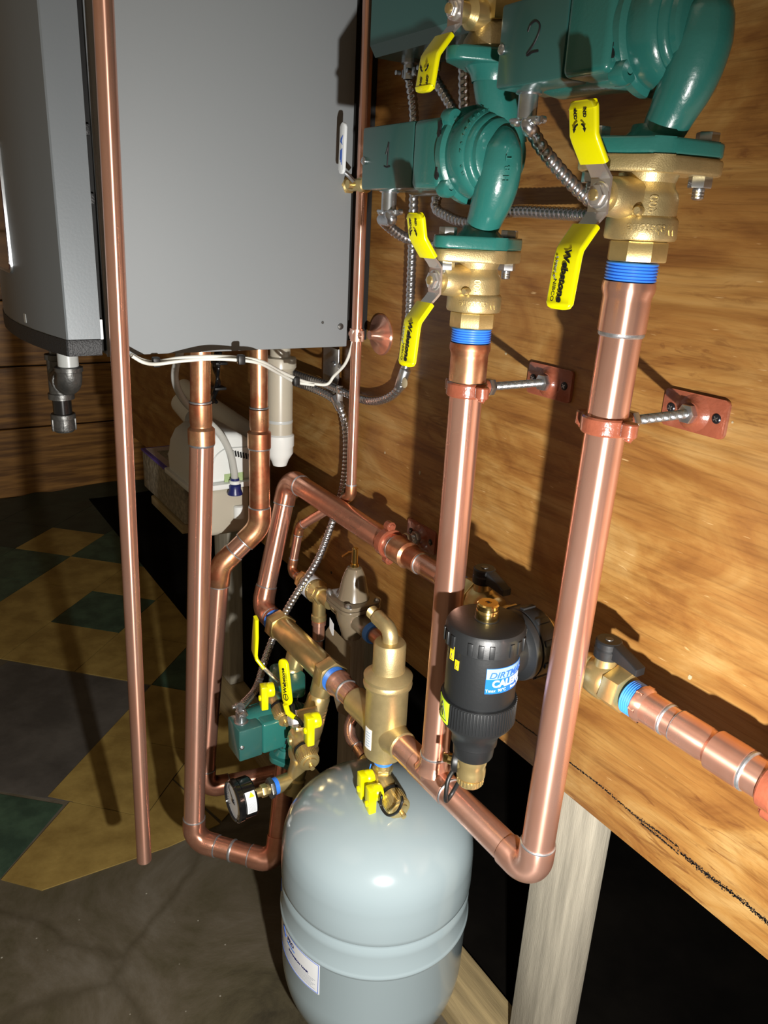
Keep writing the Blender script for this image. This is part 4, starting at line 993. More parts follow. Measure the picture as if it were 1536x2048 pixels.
# ================================================================== AIR SEPARATOR
SX, SY = -.760, YM
t = thing('air_separator', 'matt brass upright air separator above the grey tank', 'air separator', (SX, SY, zr(-.70)))
F_ = T(SX, SY, EYE_Z)
bm = B(); lathe(bm, [(.012,-.700),(.020,-.697),(.0275,-.690),(.0290,-.684),(.0290,-.585),(.0295,-.582),(.0330,-.5795),(.0335,-.576),(.0305,-.573),(.0300,-.571),(.0330,-.5695),(.0333,-.565),(.0270,-.5595),(.0225,-.5565),(.0220,-.552),(.0218,-.518),(.0200,-.515),(.010,-.514)], F_, 64)
for s, L_x in ((1,.046),(-1,.082)): lathe(bm, [(.0225,.015),(.0225,.024),(.0205,.031),(.0205,L_x-.002),(.0190,L_x)], frame((SX,SY,ZM),(s,0,0)), 48)
obj('body', bm, 'brass_cast', t)
cz = zr(-.498); bm = B()
tube(bm, [V((SX,SY,zr(-.516))), V((SX,SY,zr(-.510)))] + arc((SX,SY,zr(-.52)), (SX,SY,cz), (SX-.1,SY,cz+.012), .014)[0] + [V((SX-.028,SY,cz+.0035)), V((SX-.034,SY,cz+.004))], .0105, 32)
obj('outlet_elbow', bm, 'brass_cast', t)
bm = B(); pr = []
for k in range(9): pr += [(.0092, k*.0017), (.0080, k*.0017+.0009)]
lathe(bm, [(.0,0)]+pr+[(.0075,.0155),(.006,.0155),(.006,.002),(0,.002)], frame((SX-.034,SY,cz+.004),(-1,0,.12)), 28); obj('outlet_thread', bm, 'brass', t)
st = obj('sticker', cyl_patch(SX, SY, .0290, -100, -72, zr(-.672), zr(-.640)), 'paper', t)
bm = B()
for k in range(6): cyl_line(bm, SX, SY, .0296, (-92, zr(-.667)+.0042*k), (-77, zr(-.667)+.0042*k), .0004, 4)
obj('sticker_print', bm, 'label_sky', st)
# drain assembly below it
def knurled(bm, F_, r, z0, z1, n=26):
    lathe(bm, [(r*.8,z0),(r,z0+.001),(r,z1-.001),(r*.85,z1),(r*.3,z1+.0005)], F_, 36)
    for k in range(n): box(bm, .0012, .0022, (z1-z0)*.8, F_ @ RZ(2*PI*k/n) @ T(r,0,(z0+z1)/2), .0003)
def t_handle(parent, hub, axis, down, L=.050, w=.016, th=.0165):
    """yellow wing: round hub at hub along axis, block wing running in direction down"""
    F_ = frame(hub, axis, down); bm = B(); lathe(bm, [(.0105,0),(.0115,.0015),(.0115,.0095),(.010,.0115)], F_, 30)
    box(bm, L, th, .0110, F_ @ T(L/2-.0095, 0, .0150), .0016); lathe(bm, [(.0045,.0200),(.0045,.0225),(.003,.0235),(0,.0235)], F_ @ T(L*.30,0,0), 16)
    return obj('wing_handle', bm, 'yellow_vinyl', parent, sharp=45)
def drain(t, c, axis, hub_dir, wing_dir, L=.048, strap=True, q=1.):
    L /= q; F_ = frame(c, axis) @ Matrix.Scale(q, 4); a = V(axis).normalized()
    bm = B(); lathe(bm, [(.0105,-.014),(.0128,-.012),(.0132,.000),(.0132,.012),(.0115,.015),(.0110,.024)], F_, 36); lathe(bm, [(.0075,0),(.0075,.017)], frame(c, hub_dir), 20); obj('drain_body', bm, 'brass', t)
    bm = B(); lathe(bm, [(.0118,.0200),(.0140,.0205),(.0140,.0240),(.0118,.0245)], F_, 32); obj('collar', bm, 'black_rubber', t)
    bm = B(); knurled(bm, F_, .0140, .0248, L-.008); lathe(bm, [(.0100,L-.008),(.0095,L-.005),(.003,L-.004),(.0030,L),(.0036,L+.001),(.003,L+.0035),(0,L+.004)], F_, 24); obj('hose_cap', bm, 'brass', t)
    if wing_dir is not None: t_handle(t, V(c)+V(hub_dir).normalized()*.016, hub_dir, wing_dir)
    if strap:
        e = V(c)+a*(L+.001); s0 = V(c)+a*.022
        p = spline([s0+V((0,-.012,-.008)), s0+V((.002,-.014,-.022)), (s0+e)/2+V((.002,-.012,-.038)), e+V((.0,-.008,-.024)), e+V((0,-.003,-.006)), e], 8); bm = B(); tube(bm, p, .0018, 10); obj('strap', bm, 'black_rubber', t)
t = thing('drain_valve', 'brass drain valve with two yellow wing handles between air separator and grey tank', 'drain valve', (SX, SY, zr(-.74)))
threads(t, V((SX,SY,zr(-.7000))), Dn, .0135, 3)
bm = B(); lathe(bm, [(.0120,0),(.0125,-.001),(.0125,-.018),(.0110,-.020),(.0120,-.034),(.0115,-.052)], T(SX,SY,zr(-.7055)), 36); prism(bm, ngon(.0145,6), .008, T(SX,SY,zr(-.722)), .001); obj('nipple', bm, 'brass', t)
dc = V((SX+.006, SY-.004, zr(-.734)))
drain(t, dc, (1,-.10,-.13), (0,-1,0), None, .064, strap=False, q=1.15)
bm = B(); tube(bm, spline([dc+V((.020,-.016,-.004)), at(763,1592,1,-.155), at(762,1612,1,-.157), at(776,1630,1,-.157), at(794,1624,1,-.155), at(804,1604,1,-.150), at(803,1594,1,-.145)], 8), .0020, 10); obj('strap', bm, 'black_rubber', t)
t_handle(t, at(745,1553,1,-.138), (-.15,-1,0), (0,-.22,-1)); t_handle(t, at(762,1582,1,-.142), (-.15,-1,0), (0,-.22,-1))
bm = B(); tube(bm, spline([at(742,1528,1,-.137), at(738,1545,1,-.14), at(741,1560,1,-.14)],6), .0009, 8); obj('tape_tail', bm, 'blue_sealant', t)
# copper bit curling behind the separator (expansion line)
t = thing('copper_tank_line', 'small curved copper line behind the left side of the air separator', 'copper pipe', tuple(at(712,1470,1,-.09)))
bm = B(); tube(bm, spline([at(712,1425,1,-.07), at(700,1450,1,-.08), at(702,1475,1,-.085), at(716,1495,1,-.085), at(728,1513,1,-.085)], 10), .0095, 28); obj('pipe', bm, 'copper', t)
bm = B(); lathe(bm, [(.0135,-.008),(.0140,.008),(.011,.010)], frame(at(735,1525,1,-.085),(1,0,-.3)), 24); obj('fitting', bm, 'brass', t); ring(t, at(714,1493,1,-.085), at(728,1513,1,-.085)-at(716,1495,1,-.085), .0095)
# ================================================================== PURGE FITTING
BX0, BX1 = -1.108, -.907
t = thing('purge_manifold', 'long brass twin-tee purge fitting left of the air separator, with two valved branches below', 'brass manifold', (-1.0, YM, ZM))
bm = B(); lathe(bm, [(.0205,.020),(.0215,.024),(.0215,BX1-BX0-.024),(.0205,BX1-BX0-.020)], frame((BX0,YM,ZM),(1,0,0)), 56)
BD = V((0,-.275,-.9614)).normalized(); BXs = (-1.022, -.930)
for bx in BXs: lathe(bm, [(.0175,.015),(.0168,.036),(.0155,.040)], frame((bx,YM,ZM), BD), 40)
obj('body', bm, 'brass', t)
for x0 in (BX0, BX1-.024):
    bm = B(); prism(bm, ngon(.0262,6,.35), .024, frame((x0,YM,ZM),(1,0,0)), .0018); obj('hex_end', bm, 'brass', t)
sX = V((1,0,0)); BN = BD.cross(sX).normalized()       # room-side normal of a branch
if BN.y > 0: BN = -BN
for k, bx in enumerate(BXs):
    o_ = V((bx,YM,ZM)); F_ = frame(o_, BD, sX)
    t2 = thing('branch_valve', ['brass branch valve with two thin yellow levers, left one under the purge fitting','brass branch valve under the right end of the purge fitting'][k], 'ball valve', tuple(o_+BD*.1))
    bm = B(); lathe(bm, [(.0145,.038),(.0165,.041),(.0180,.046),(.0180,.060),(.0190,.061),(.0190,.065),(.0178,.066),(.0190,.067),(.0190,.071),(.0178,.072),(.0190,.073),(.0195,.077),(.0200,.084),(.0205,.100),(.0195,.112),(.0165,.117),(.0165,.124)], F_, 48)
    lathe(bm, [(.0115,0),(.0110,.026),(.009,.030)], frame(o_+BD*.098, BN), 28); obj('body', bm, 'brass', t2)
    bm = B(); prism(bm, ngon(.0205,6,.2), .014, F_ @ T(0,0,.112), .0012); obj('hex_end', bm, 'brass', t2)
    c = o_+BD*.098
    drain(t2, c+V((.010,-.024,-.006)) if k else c+V((.006,-.020,.010)), (1,-.15,-.14), (-.2,-1,0), None, .062, strap=False, q=1.1)
    if k == 0: t_handle(t2, at(547,1378,1,-.20), (-.2,-1,.0), (.0,-.1,-1), .040)
    else: t_handle(t2, at(638,1438,1,-.185), (-.1,-1,0), (0,-.25,-1), .046)
    if k == 0:
        for pts, lab in (([(512,1236),(511,1270),(509,1305),(513,1318),(528,1336)], None),):
            ys = [-.218,-.216,-.214,-.212,-.204]; pp = [at(u,v,1,y) for (u,v), y in zip(pts, ys)]
            ax = (pp[0]-pp[2]).normalized(); path = pp
            bm = B(); rows = []
            for i, p in enumerate(path):
                a_ = path[max(i-1,0)]; b_ = path[min(i+1,len(path)-1)]; tt = (b_-a_).normalized(); wv = V((1,-.12,0)); wv = (wv-tt*wv.dot(tt)).normalized(); nn = tt.cross(wv); f = .6 if i == 0 else 1
                rows.append([bm.verts.new(p+wv*q*f+nn*s) for q, s in rrect(.020,.0055,.0022,3)])
            for a_, b_ in zip(rows, rows[1:]):
                for j in range(len(a_)): bm.faces.new((a_[j], a_[(j+1)%len(a_)], b_[(j+1)%len(a_)], b_[j]))
            bm.faces.new(rows[0][::-1]); bm.faces.new(rows[-1]); lv = obj('lever_grip', bm, 'yellow_vinyl', t2, sharp=50)
            bm = B(); tube(bm, [pp[-1], at(540,1348,1,-.195), at(556,1362,1,-.18)], .003, 10); obj('lever_bracket', bm, 'chrome', t2)
        # second lever, printed, standing in front of the branch
        a_ = at(571,1316,1,-.205); b_ = at(571,1412,1,-.215); d = (b_-a_); nrm = V((.35,-1,.1))
        F2 = frame((a_+b_)/2, nrm, d); n = [(-.5,.3),(-.485,.42),(-.44,.5)]; Lh = d.length; w = .017
        bm = B(); prism(bm, rrect(Lh, w, .0075), .0050, F2 @ T(0,0,-.0025), .0012); g2 = obj('lever_grip', bm, 'yellow_vinyl', t2, sharp=50)
        bm = B(); tube(bm, [b_-d*.04, at(575,1424,1,-.212), at(588,1434,1,-.20)], .0042, 12); obj('lever_bend', bm, 'yellow_vinyl', g2)
        bm = text_bm('Webstone', .0088, F2 @ T(-.003,0,.0026) @ RZ(PI), .0002, .0003); merge(bm, text_bm('a brand of NIBCO', .0028, F2 @ T(-.004,.0052,.0026) @ RZ(PI), .0002)); obj('printed_lettering', bm, 'ink', g2)
        bm = B(); lathe(bm, [(.0042,0),(.0052,0),(.0052,.0003),(.0042,.0003)], F2 @ T(.022,0,.0026), 24, cap=False); box(bm, .009,.0014,.0003, F2 @ T(.022,0,.0027)); obj('printed_mark', bm, 'ink', g2)
        nb = at(597,1436,1,-.185); bm = B(); hexa(bm, .0125, .012, frame(nb, (-.4,-1,-.2)), .001); lathe(bm, [(.0095,.012),(.008,.016),(0,.017)], frame(nb, (-.4,-1,-.2)), 24); obj('lever_nut', bm, 'chrome', t2)
        bm = B(); tube(bm, spline([at(585,1410,1,-.205), at(588,1432,1,-.20), at(598,1440,1,-.20), at(606,1452,1,-.20)],6), .0030, 10); obj('strap', bm, 'black_rubber', t2)
        bm = B(); lathe(bm, [(.0120,0),(.0125,.010),(.012,.030)], frame(nb, (.4,1,.2)), 28); obj('stem_body', bm, 'brass', t2)
# gauge tee at the bottom of the right branch, lower elbow, and union
o_ = V((BXs[1],YM,ZM)); pe = o_+BD*.124
t = thing('brass_tee', 'brass tee below the right purge branch that carries the pressure gauge', 'pipe fitting', tuple(o_+BD*.2))
F_ = frame(o_, BD, sX); bm = B(); lathe(bm, [(.0165,.126),(.0235,.130),(.0240,.142),(.0215,.150),(.0165,.156),(.0150,.165),(.0150,.185),(.0175,.188),(.0175,.212),(.0150,.2135)], F_, 44)
GT = o_+BD*.190; lathe(bm, [(.0135,0),(.0135,.030),(.0120,.032)], frame(GT, (0,-1,0)), 32); obj('body', bm, 'brass', t)
t = thing('pressure_gauge', 'round black pressure gauge with white face and warning sticker, screwed into the brass tee', 'pressure gauge', (GT.x, GT.y-.1, GT.z))
FG = frame(GT+V((0,-.030,-.001)), (0,-1,0), (1,0,0))
threads(t, GT+V((0,-.031,0)), (0,-1,0), .0135, 3)
bm = B(); hexa(bm, .0165, .007, FG @ T(0,0,.0085)); obj('locknut', bm, 'iron', t)
bm = B(); lathe(bm, [(.0085,.015),(.0085,.018),(.0072,.020),(.0072,.040),(.0062,.046)], FG, 28); hexa(bm, .0105, .010, FG @ T(0,0,.0190)); obj('stem', bm, 'brass', t)
GR = .0325; g0 = .044
bm = B(); lathe(bm, [(.008,g0),(GR*.90,g0+.001),(GR*.97,g0+.004),(GR*.97,g0+.021),(GR*1.02,g0+.023),(GR*1.03,g0+.030),(GR*.97,g0+.033),(GR*.92,g0+.033),(GR*.91,g0+.029),(0,g0+.029)], FG, 64); cs = obj('case', bm, 'black_gloss', t)
bm = B(); lathe(bm, [(0,g0+.0292),(GR*.90,g0+.0292),(GR*.90,g0+.0296),(0,g0+.0297)], FG, 56); dl = obj('dial', bm, 'glass_face', t)
bm = B()
for k in range(31):
    a = math.radians(-135+270*k/30); L_t = .005 if k % 5 == 0 else .0028; box(bm, .0006, L_t, .0003, FG @ RZ(a) @ T(0, GR*.80-L_t/2, g0+.0300))
obj('dial_marks', bm, 'ink', dl)
bm = B(); prism(bm, [(-.0012,-.006),(.0012,-.006),(.0003,.022),(-.0003,.022)], .0006, FG @ RZ(.9) @ T(0,0,g0+.0302)); lathe(bm, [(.003,g0+.0300),(.003,g0+.0315),(0,g0+.032)], FG, 16); obj('needle', bm, 'ink', dl)
bm = B(); n = 14; rr = GR*.975
def gp(a, h, r): return FG @ V((r*math.cos(a), r*math.sin(a), h))
hi = [[bm.verts.new(gp(math.radians(-10+62*i/n), h, rr+.0003)) for h in (g0+.0050, g0+.0205)] for i in range(n+1)]
for a_, b_ in zip(hi, hi[1:]): bm.faces.new((a_[0], b_[0], b_[1], a_[1]))
gl = obj('sticker', bm, 'paper', t)
bm = B(); 
def gl_line(a0, h0, a1, h1, w=.00035):
    tube(bm, [gp(math.radians(a0+(a1-a0)*i/4), h0+(h1-h0)*i/4, rr+.0006) for i in range(5)], w, 5)
for q in range(3,11): gl_line(-6+q*0+q*3.4-8, g0+.0065, -6+q*3.4-8, g0+.0190, .00018)
obj('sticker_print', bm, 'ink_soft', gl)
bm = B(); vv = [bm.verts.new(gp(math.radians(a), h, rr+.0008)) for a, h in ((36,g0+.0155),(36,g0+.0065),(50,g0+.011))]; bm.faces.new(vv); obj('warning_triangle', bm, 'label_yellow', gl)
# lower elbow into the boiler return
# ================================================================== FILL VALVE + BACKFLOW PREVENTER on the plywood
t = thing('backflow_preventer', 'brass backflow preventer with white label band, fed by the thin copper pipe', 'backflow preventer', (-1.09, -.062, zr(-.60)))
zf = zr(-.590); yf = -.062; FX = frame((-1.128, yf, zf), (1,0,-.02), (0,1,0))
bm = B(); prism(bm, ngon(.0180,8,.2), .012, FX @ T(0,0,-.002), .0015); lathe(bm, [(.0175,.010),(.0205,.013),(.0205,.017),(.0195,.018),(.0195,.047),(.0205,.048),(.0205,.053),(.0170,.058),(.0150,.062)], FX, 44); prism(bm, ngon(.0165,6), .012, FX @ T(0,0,.060), .0012); lathe(bm, [(.0115,.07),(.0115,.10)], FX, 28)
ct = V((-1.068, yf, zf)); lathe(bm, [(.0115,.008),(.0115,.040),(.0135,.042),(.0135,.050),(.011,.052)], frame(ct,(0,0,-1)), 32); obj('body', bm, 'brass', t)
bm = B(); lathe(bm, [(.0200,.020),(.0200,.044)], FX, 44, cap=False); lb = obj('label', bm, 'paper', t)
bm = B()
for k in range(5):
    a = PI*(1.05+.12*k); box(bm, .0012, .0009, .014, FX @ RZ(a) @ T(.0202,0,.032))
for k in range(3):
    a = PI*(1.30+.10*k); box(bm, .0012, .0020, .020, FX @ RZ(a+1.3) @ T(.0202,0,.032))
obj('label_print', bm, 'ink_soft', lb)
t = thing('copper_drain_pipe', 'thin copper drain pipe dropping from the backflow preventer', 'copper pipe', (-1.068, yf, zf-.2))
bm = B(); lathe(bm, [(.0105,-.052),(.0125,-.053),(.0125,-.060),(.0105,-.062),(.0105,-.086),(.0095,-.088),(.0079,-.089),(.0079,-.30)], T(ct.x,ct.y,ct.z), 32); obj('pipe', bm, 'copper', t); ring(t, ct+V((0,0,-.088)), (0,0,1), .0095)
t = thing('fill_valve', 'brown bell-shaped pressure reducing fill valve with a brass lever on top', 'fill valve', (-.985, -.068, zr(-.60)))
FV = T(-.950, -.066, EYE_Z-.004) @ T(0,0,-.55) @ Matrix.Scale(1.14, 4) @ T(0,0,.55)
bm = B(); lathe(bm, [(.006,-.496),(.010,-.498),(.0125,-.503),(.0160,-.512),(.0185,-.525),(.0215,-.538),(.0225,-.541)], FV, 44); obj('bell', bm, 'bronze_paint', t)
bm = B(); prism(bm, rrect(.066,.060,.014,5), .0055, FV @ T(0,0,-.5470), .0012); prism(bm, rrect(.066,.060,.014,5), .0050, FV @ T(0,0,-.5530), .0012)
lathe(bm, [(.0235,-.552),(.0235,-.570),(.0190,-.584),(.0150,-.598),(.0120,-.604),(0,-.605)], FV, 40); lathe(bm, [(.0120,-.045),(.0130,-.040),(.0135,-.020),(.0135,.020),(.0130,.045),(.0120,.05)], FV @ frame((0,0,-.572),(1,0,0)), 32); obj('body', bm, 'bronze_paint', t)
for sx_ in (1,-1):
    for sy_ in (1,-1):
        bm = B(); lathe(bm, [(.0048,0),(.0048,.002),(.0030,.0045),(0,.005)], FV @ T(sx_*.026, sy_*.023, -.5415), 16); obj('screw', bm, 'zinc', t)
bm = B(); lathe(bm, [(.0042,-.498),(.0042,-.470),(.003,-.469)], FV, 20); lathe(bm, [(.006,-.498),(.006,-.492)], FV, 20)
strap(bm, [(0,-.474),(-.010,-.478),(-.028,-.492)], .008, .0022, FV); obj('lever', bm, 'brass_bright', t)
bm = B(); lathe(bm, [(.0135,0),(.0145,.001),(.0145,.008),(.0135,.010)], FV @ frame((.048,0,-.572),(1,0,0)), 28); obj('blue_thread_sealant', bm, 'blue_sealant', t)
bm = B(); lathe(bm, [(.0105,.010),(.0105,.035),(.0079,.036),(.0079,.045)], FV @ frame((.048,0,-.572),(1,0,0)), 28); obj('outlet_pipe', bm, 'copper_dark', t)
bm = B(); a_ = at(660,1235,1,-.075); b_ = at(673,1262,1,-.075); prism(bm, [(0,0),(.013,-.006),(.013,-.027),(.010,-.028),(0,-.020)], .0006, frame(a_, (0,-1,0), (1,0,0))); one('paper_tag', bm, 'paper', 'small white paper tag hanging under the fill valve', 'tag')
# ================================================================== EXPANSION TANK
TX, TY, TR = -.758, -.125, .1395
t = thing('expansion_tank', 'big grey-blue steel expansion tank with domed top standing at the bottom centre', 'tank', (TX, TY, 0))
F_ = T(TX, TY, EYE_Z)
zt = -.752; zs_ = -.838; bm = B(); pr = [(.0, zt)]
pr = [(q.x, q.y) for q in spline([V(p+(0,)) for p in ((0,-.7520),(.030,-.7532),(.060,-.7580),(.085,-.7660),(.105,-.7765),(.120,-.7890),(.1305,-.8030),(.1365,-.8190),(.1390,-.8350),(.1395,-.8480))], 4)]
pr[0] = (0, pr[0][1])
pr += [(TR+.0004,-.860),(TR+.0006,-.884),(TR+.0002,-.8895),(TR-.0012,-.892),(TR-.0040,-.8935),(TR-.0048,-.896),(TR-.0040,-.899),(TR-.0008,-.904),(TR-.0004,-.912),(TR-.0008,-.942),(TR+.0006,-.9445),(TR+.0018,-.9465),(TR+.0016,-.9490),(TR-.0002,-.9515),(TR-.0010,-.954),(TR-.0016,-1.040)]
zb0 = -1.040; zb1 = -1.176
for k in range(1, 21):
    a = PI/2*k/20; pr.append(((TR-.0016)*math.cos(a)**.75 if k < 20 else 0, zb0+(zb1-zb0)*math.sin(a)))
lathe(bm, pr, F_, 128); obj('shell', bm, 'tank_paint', t, sharp=50)
bm = B(); lathe(bm, [(.060,-1.1835),(.060,-1.160)], F_, 48, cap=False); lathe(bm, [(.056,-1.1835),(.056,-1.160)], F_, 48, cap=False); obj('foot_ring', bm, 'tank_paint', t)
rl = TR-.0012
lb = obj('label', cyl_patch(TX, TY, rl, -134, -64.5, zr(-1.008), zr(-.953), .0005, 40), 'paper', t)
bm = B()
for p, q in (((-133,zr(-.9545)),(-65.3,zr(-.9545))),((-133,zr(-1.0065)),(-65.3,zr(-1.0065))),((-65.3,zr(-1.0065)),(-65.3,zr(-.9545)))): cyl_line(bm, TX, TY, rl+.0006, p, q, .0004, 30)
obj('label_border', bm, 'blue_ink', lb)
bm = cyl_text('PRO', .0095, TX, TY, rl+.0006, -91, zr(-.9650), .0002, .0003, 1.1); obj('label_text', bm, 'navy', lb)
bm = cyl_text('FLEX2PRO', .0050, TX, TY, rl+.0006, -91, zr(-.9720), .0002, .0, 1.1) if False else cyl_text('HEATING', .0048, TX, TY, rl+.0006, -91, zr(-.9725), .0002, .0, 1.2); obj('label_text', bm, 'label_blue', lb)
bm = cyl_text('EXPANSION TANK', .0050, TX, TY, rl+.0006, -83, zr(-.9810), .0002, .0002, 1.15); obj('label_text', bm, 'navy', lb)
bm = B()
for k in range(7): cyl_line(bm, TX, TY, rl+.0005, (-116, zr(-.9860)-.0027*k), (-67.5-(k%3)*1.5, zr(-.9860)-.0027*k), .00028, 24)
obj('label_print', bm, 'ink_soft', lb)
bm = B()
pa = math.radians(-100)
for (a0, z0, a1, z1, w) in ((-103,-.958,-100.0,-.9645,.0022),(-100.5,-.9645,-98,-.971,.0018),(-101,-.968,-97,-.9665,.0012)): cyl_line(bm, TX, TY, rl+.0004, (a0, zr(z0)), (a1, zr(z1)), w*.5, 5)
obj('label_emblem', bm, 'blue_ink', lb)
bm = B()
for (a0, z0, a1, z1) in ((-122,-.918,-118,-.929),(-118,-.929,-116,-.924),(-120,-.924,-118.5,-.934)): cyl_line(bm, TX, TY, TR-.0002, (a0, zr(z0)), (a1, zr(z1)), .0011, 5)
obj('emblem', bm, 'blue_ink', t)
# ================================================================== BOILER
t = thing('boiler', 'grey wall-hung boiler filling the upper left, with a bowed front cover', 'boiler', (-1.27, -.2, zr(-.17)))
bm = B(); b3(bm, -1.50, -1.040, -.3915, -.040, zr(-.171), 2.25, .0015, 2); body = obj('side_panel', bm, 'boiler_side', t)
bm = B(); b3(bm, -1.485, -1.048, -.041, -.001, zr(-.163), 2.25, 0); obj('rear_seal', bm, 'black_seal', t)
# black slot, door return strip, front cover
bm = B(); b3(bm, -1.495, -1.047, -.402, -.390, zr(-.165), 2.25, 0); obj('slot', bm, 'black_seal', t)
bm = B(); b3(bm, -1.0440, -1.0392, -.3925, -.3895, zr(-.172), 2.25, .0006); obj('door_return', bm, 'boiler_front', t)
cur = [(-1.040,-.399),(-1.0395,-.4385),(-1.041,-.4405),(-1.095,-.4530),(-1.145,-.4615),(-1.205,-.4680),(-1.270,-.4700),(-1.335,-.4680),(-1.395,-.4615),(-1.445,-.4530),(-1.4985,-.4405),(-1.5005,-.4385),(-1.500,-.399)]
bm = B(); prism(bm, cur, 2.25-zr(-.149), T(0,0,zr(-.149))); obj('front_cover', bm, 'boiler_front', t, sharp=25)
cur2 = [(x*1.0+(.0008 if x > -1.27 else -.0008), y-(.001 if y < -.41 else 0)) for x, y in cur]
bm = B(); prism(bm, cur2, .0205, T(0,0,zr(-.1698)), .0012); obj('bottom_trim', bm, 'black_trim', t, sharp=25)
bm = B(); M = frame((-1.270, -.4695, zr(.001)), (0,-1,0), (0,0,1)); prism(bm, rrect(.168,.122,.012), .006, M @ T(0,0,-.004), .001); w_ = obj('display_frame', bm, 'zinc', t)
bm = B(); prism(bm, rrect(.160,.114,.010), .0010, M @ T(0,0,.0018), 0); obj('display', bm, 'display', w_)
bm = B()
for (u, v) in ((14,615),(28,632)):
    p = at(u, v, 2, zr(-.135)); prism(bm, rrect(.010,.012,.001), .0006, frame((p.x,-.4645,zr(-.130) if u < 20 else zr(-.138)), (.08,-1,0), (1,0,0)))
obj('sticker', bm, 'grey_plastic', t)
for z_ in (zr(.085), zr(.010)):
    bm = B(); b3(bm, -1.0475,-1.0405,-.4010,-.3945, z_, z_+.012, .001); obj('clip', bm, 'black_trim', t)
bm = B(); b3(bm, -1.0475,-1.0405,-.4000,-.3955, zr(-.150), zr(-.125), .001); obj('clip', bm, 'paper', t)
for (u, v, s) in ((681,653,1),(645,645,.4)):
    p = at(u, v, 0, -1.040); bm = B(); lathe(bm, [(.0048*s,0),(.0045*s,.0012),(.002,.0022*s),(0,.0023*s)], frame(p, (1,0,0)), 20); obj('screw', bm, 'iron', t)
# wall bracket and lower stub
bm = B(); p0 = at(653,692,1,-.012); p1 = at(692,688,1,-.012)
prism(bm, [(0,0),(.052,0),(.052,-.050),(.044,-.072),(.030,-.082),(0,-.062)], .003, frame(at(650,690,1,-.006), (0,-1,0), (1,0,0)), .0006); br = one('wall_bracket', bm, 'zinc', 'bent zinc bracket on the plywood under the back corner of the boiler', 'bracket')
for (u, v) in ((668,728),(681,733)):
    bm = B(); lathe(bm, [(.0048,0),(.0046,.002),(.003,.003),(0,.003)], frame(at(u,v,1,-.009), (0,-1,0)), 18); box(bm, .007,.001,.0006, frame(at(u,v,1,-.0122), (0,-1,0), (1,0,.4))); obj('screw', bm, 'zinc', br)
# gas fitting under the boiler
t = thing('gas_pipe_assembly', 'dark iron gas elbow and capped drip leg hanging under the front of the boiler', 'gas pipe', (-1.30, -.33, zr(-.3)))
GA = at(137,735,0,-1.25); k0 = GA.y; G_ = .76
xa = GA.x; ze = at(138,768,1,k0).z
bm = B(); tube(bm, [V((xa,k0,zr(-.168))), V((xa,k0,ze+.020))], .0150, 28); obj('nipple', bm, 'grey_plastic', t)
bm = B(); tube(bm, [V((xa,k0,ze+.026)), V((xa,k0,ze+.016))] + arc((xa,k0,ze+.1),(xa,k0,ze),(xa-.1,k0,ze),.017)[0] + [V((xa-.030,k0,ze))], .0185, 32)
lathe(bm, [(.0185,0),(.0205,.001),(.0205,.007),(.0185,.008)], T(xa,k0,ze+.020), 32); lathe(bm, [(.0185,0),(.0205,.001),(.0205,.008),(.018,.009)], frame((xa-.026,k0,ze),(-1,0,0)), 32); obj('elbow', bm, 'iron', t)
xt = xa-.075; bm = B(); lathe(bm, [(.016,.036),(.0200,.035),(.0200,.027),(.0175,.026),(.0175,-.026),(.0200,-.027),(.0200,-.036),(.016,-.037)], T(xt,k0,ze), 32); tube(bm, [V((xt,k0,ze)), V((xt+.028,k0,ze))], .0175, 28)
lathe(bm, [(.0175,.028),(.0200,.029),(.0200,.038),(.015,.039)], frame((xt,k0,ze),(1,0,0)), 30); tube(bm, [V((xt+.03,k0,ze)), V((xa-.028,k0,ze))], .0150, 24); obj('tee', bm, 'iron', t)
bm = B(); lathe(bm, [(.0125,.03),(.0125,.05),(.016,.052),(.016,.062),(.0125,.064),(.0125,.16)], T(xt,k0,ze), 24); obj('valve_nipple', bm, 'iron', t)
zb_ = at(122,855,1,k0).z; bm = B(); tube(bm, [V((xt,k0,ze-.030)), V((xt,k0,zb_+.020))], .0145, 28); obj('drip_leg', bm, 'black_steel', t)
bm = B(); lathe(bm, [(.0180,.030),(.0190,.029),(.0190,.022),(.0172,.021),(.0172,.004),(.014,0),(0,-.001)], T(xt,k0,zb_), 32)
for k in range(4): box(bm, .0035,.009,.020, T(xt,k0,zb_+.012) @ RZ(PI/2*k) @ T(.0172,0,0), .001)
obj('cap', bm, 'iron', t)
# ================================================================== CONDENSATE TRAP, PUMP, BOX, WIRES
t = thing('condensate_trap', 'milky plastic drain tube under the boiler beside the bent copper pipe', 'plastic pipe', (-1.14, -.1, zr(-.3)))
cy_ = -.075
def cz_(v, y=cy_, u=560): return at(u, v, 1, y).z
cxx = at(560,800,1,cy_).x; F_ = T(cxx, cy_, 0)
bm = B(); lathe(bm, [(.017,zr(-.165)),(.017,cz_(712)),(.026,cz_(714)),(.027,cz_(718)),(.027,cz_(733)),(.024,cz_(738)),(.0215,cz_(742)),(.0215,cz_(872))], F_, 40); obj('tube', bm, 'natural_plastic', t)
bm = B(); lathe(bm, [(.0215,cz_(866)),(.0245,cz_(869)),(.0245,cz_(890)),(.023,cz_(893)),(.023,cz_(905)),(.016,cz_(918)),(.012,cz_(930))], F_, 40); obj('lower_cup', bm, 'white_plastic', t)
bm = B(); lathe(bm, [(.0218,cz_(838)),(.0222,cz_(841)),(.0218,cz_(844))], F_, 40); obj('seam', bm, 'grey_plastic', t)
t = thing('pvc_drain_pipe', 'white sloping plastic drain pipe behind the copper boiler pipes', 'plastic pipe', tuple(at(480,860,1,-.06)))
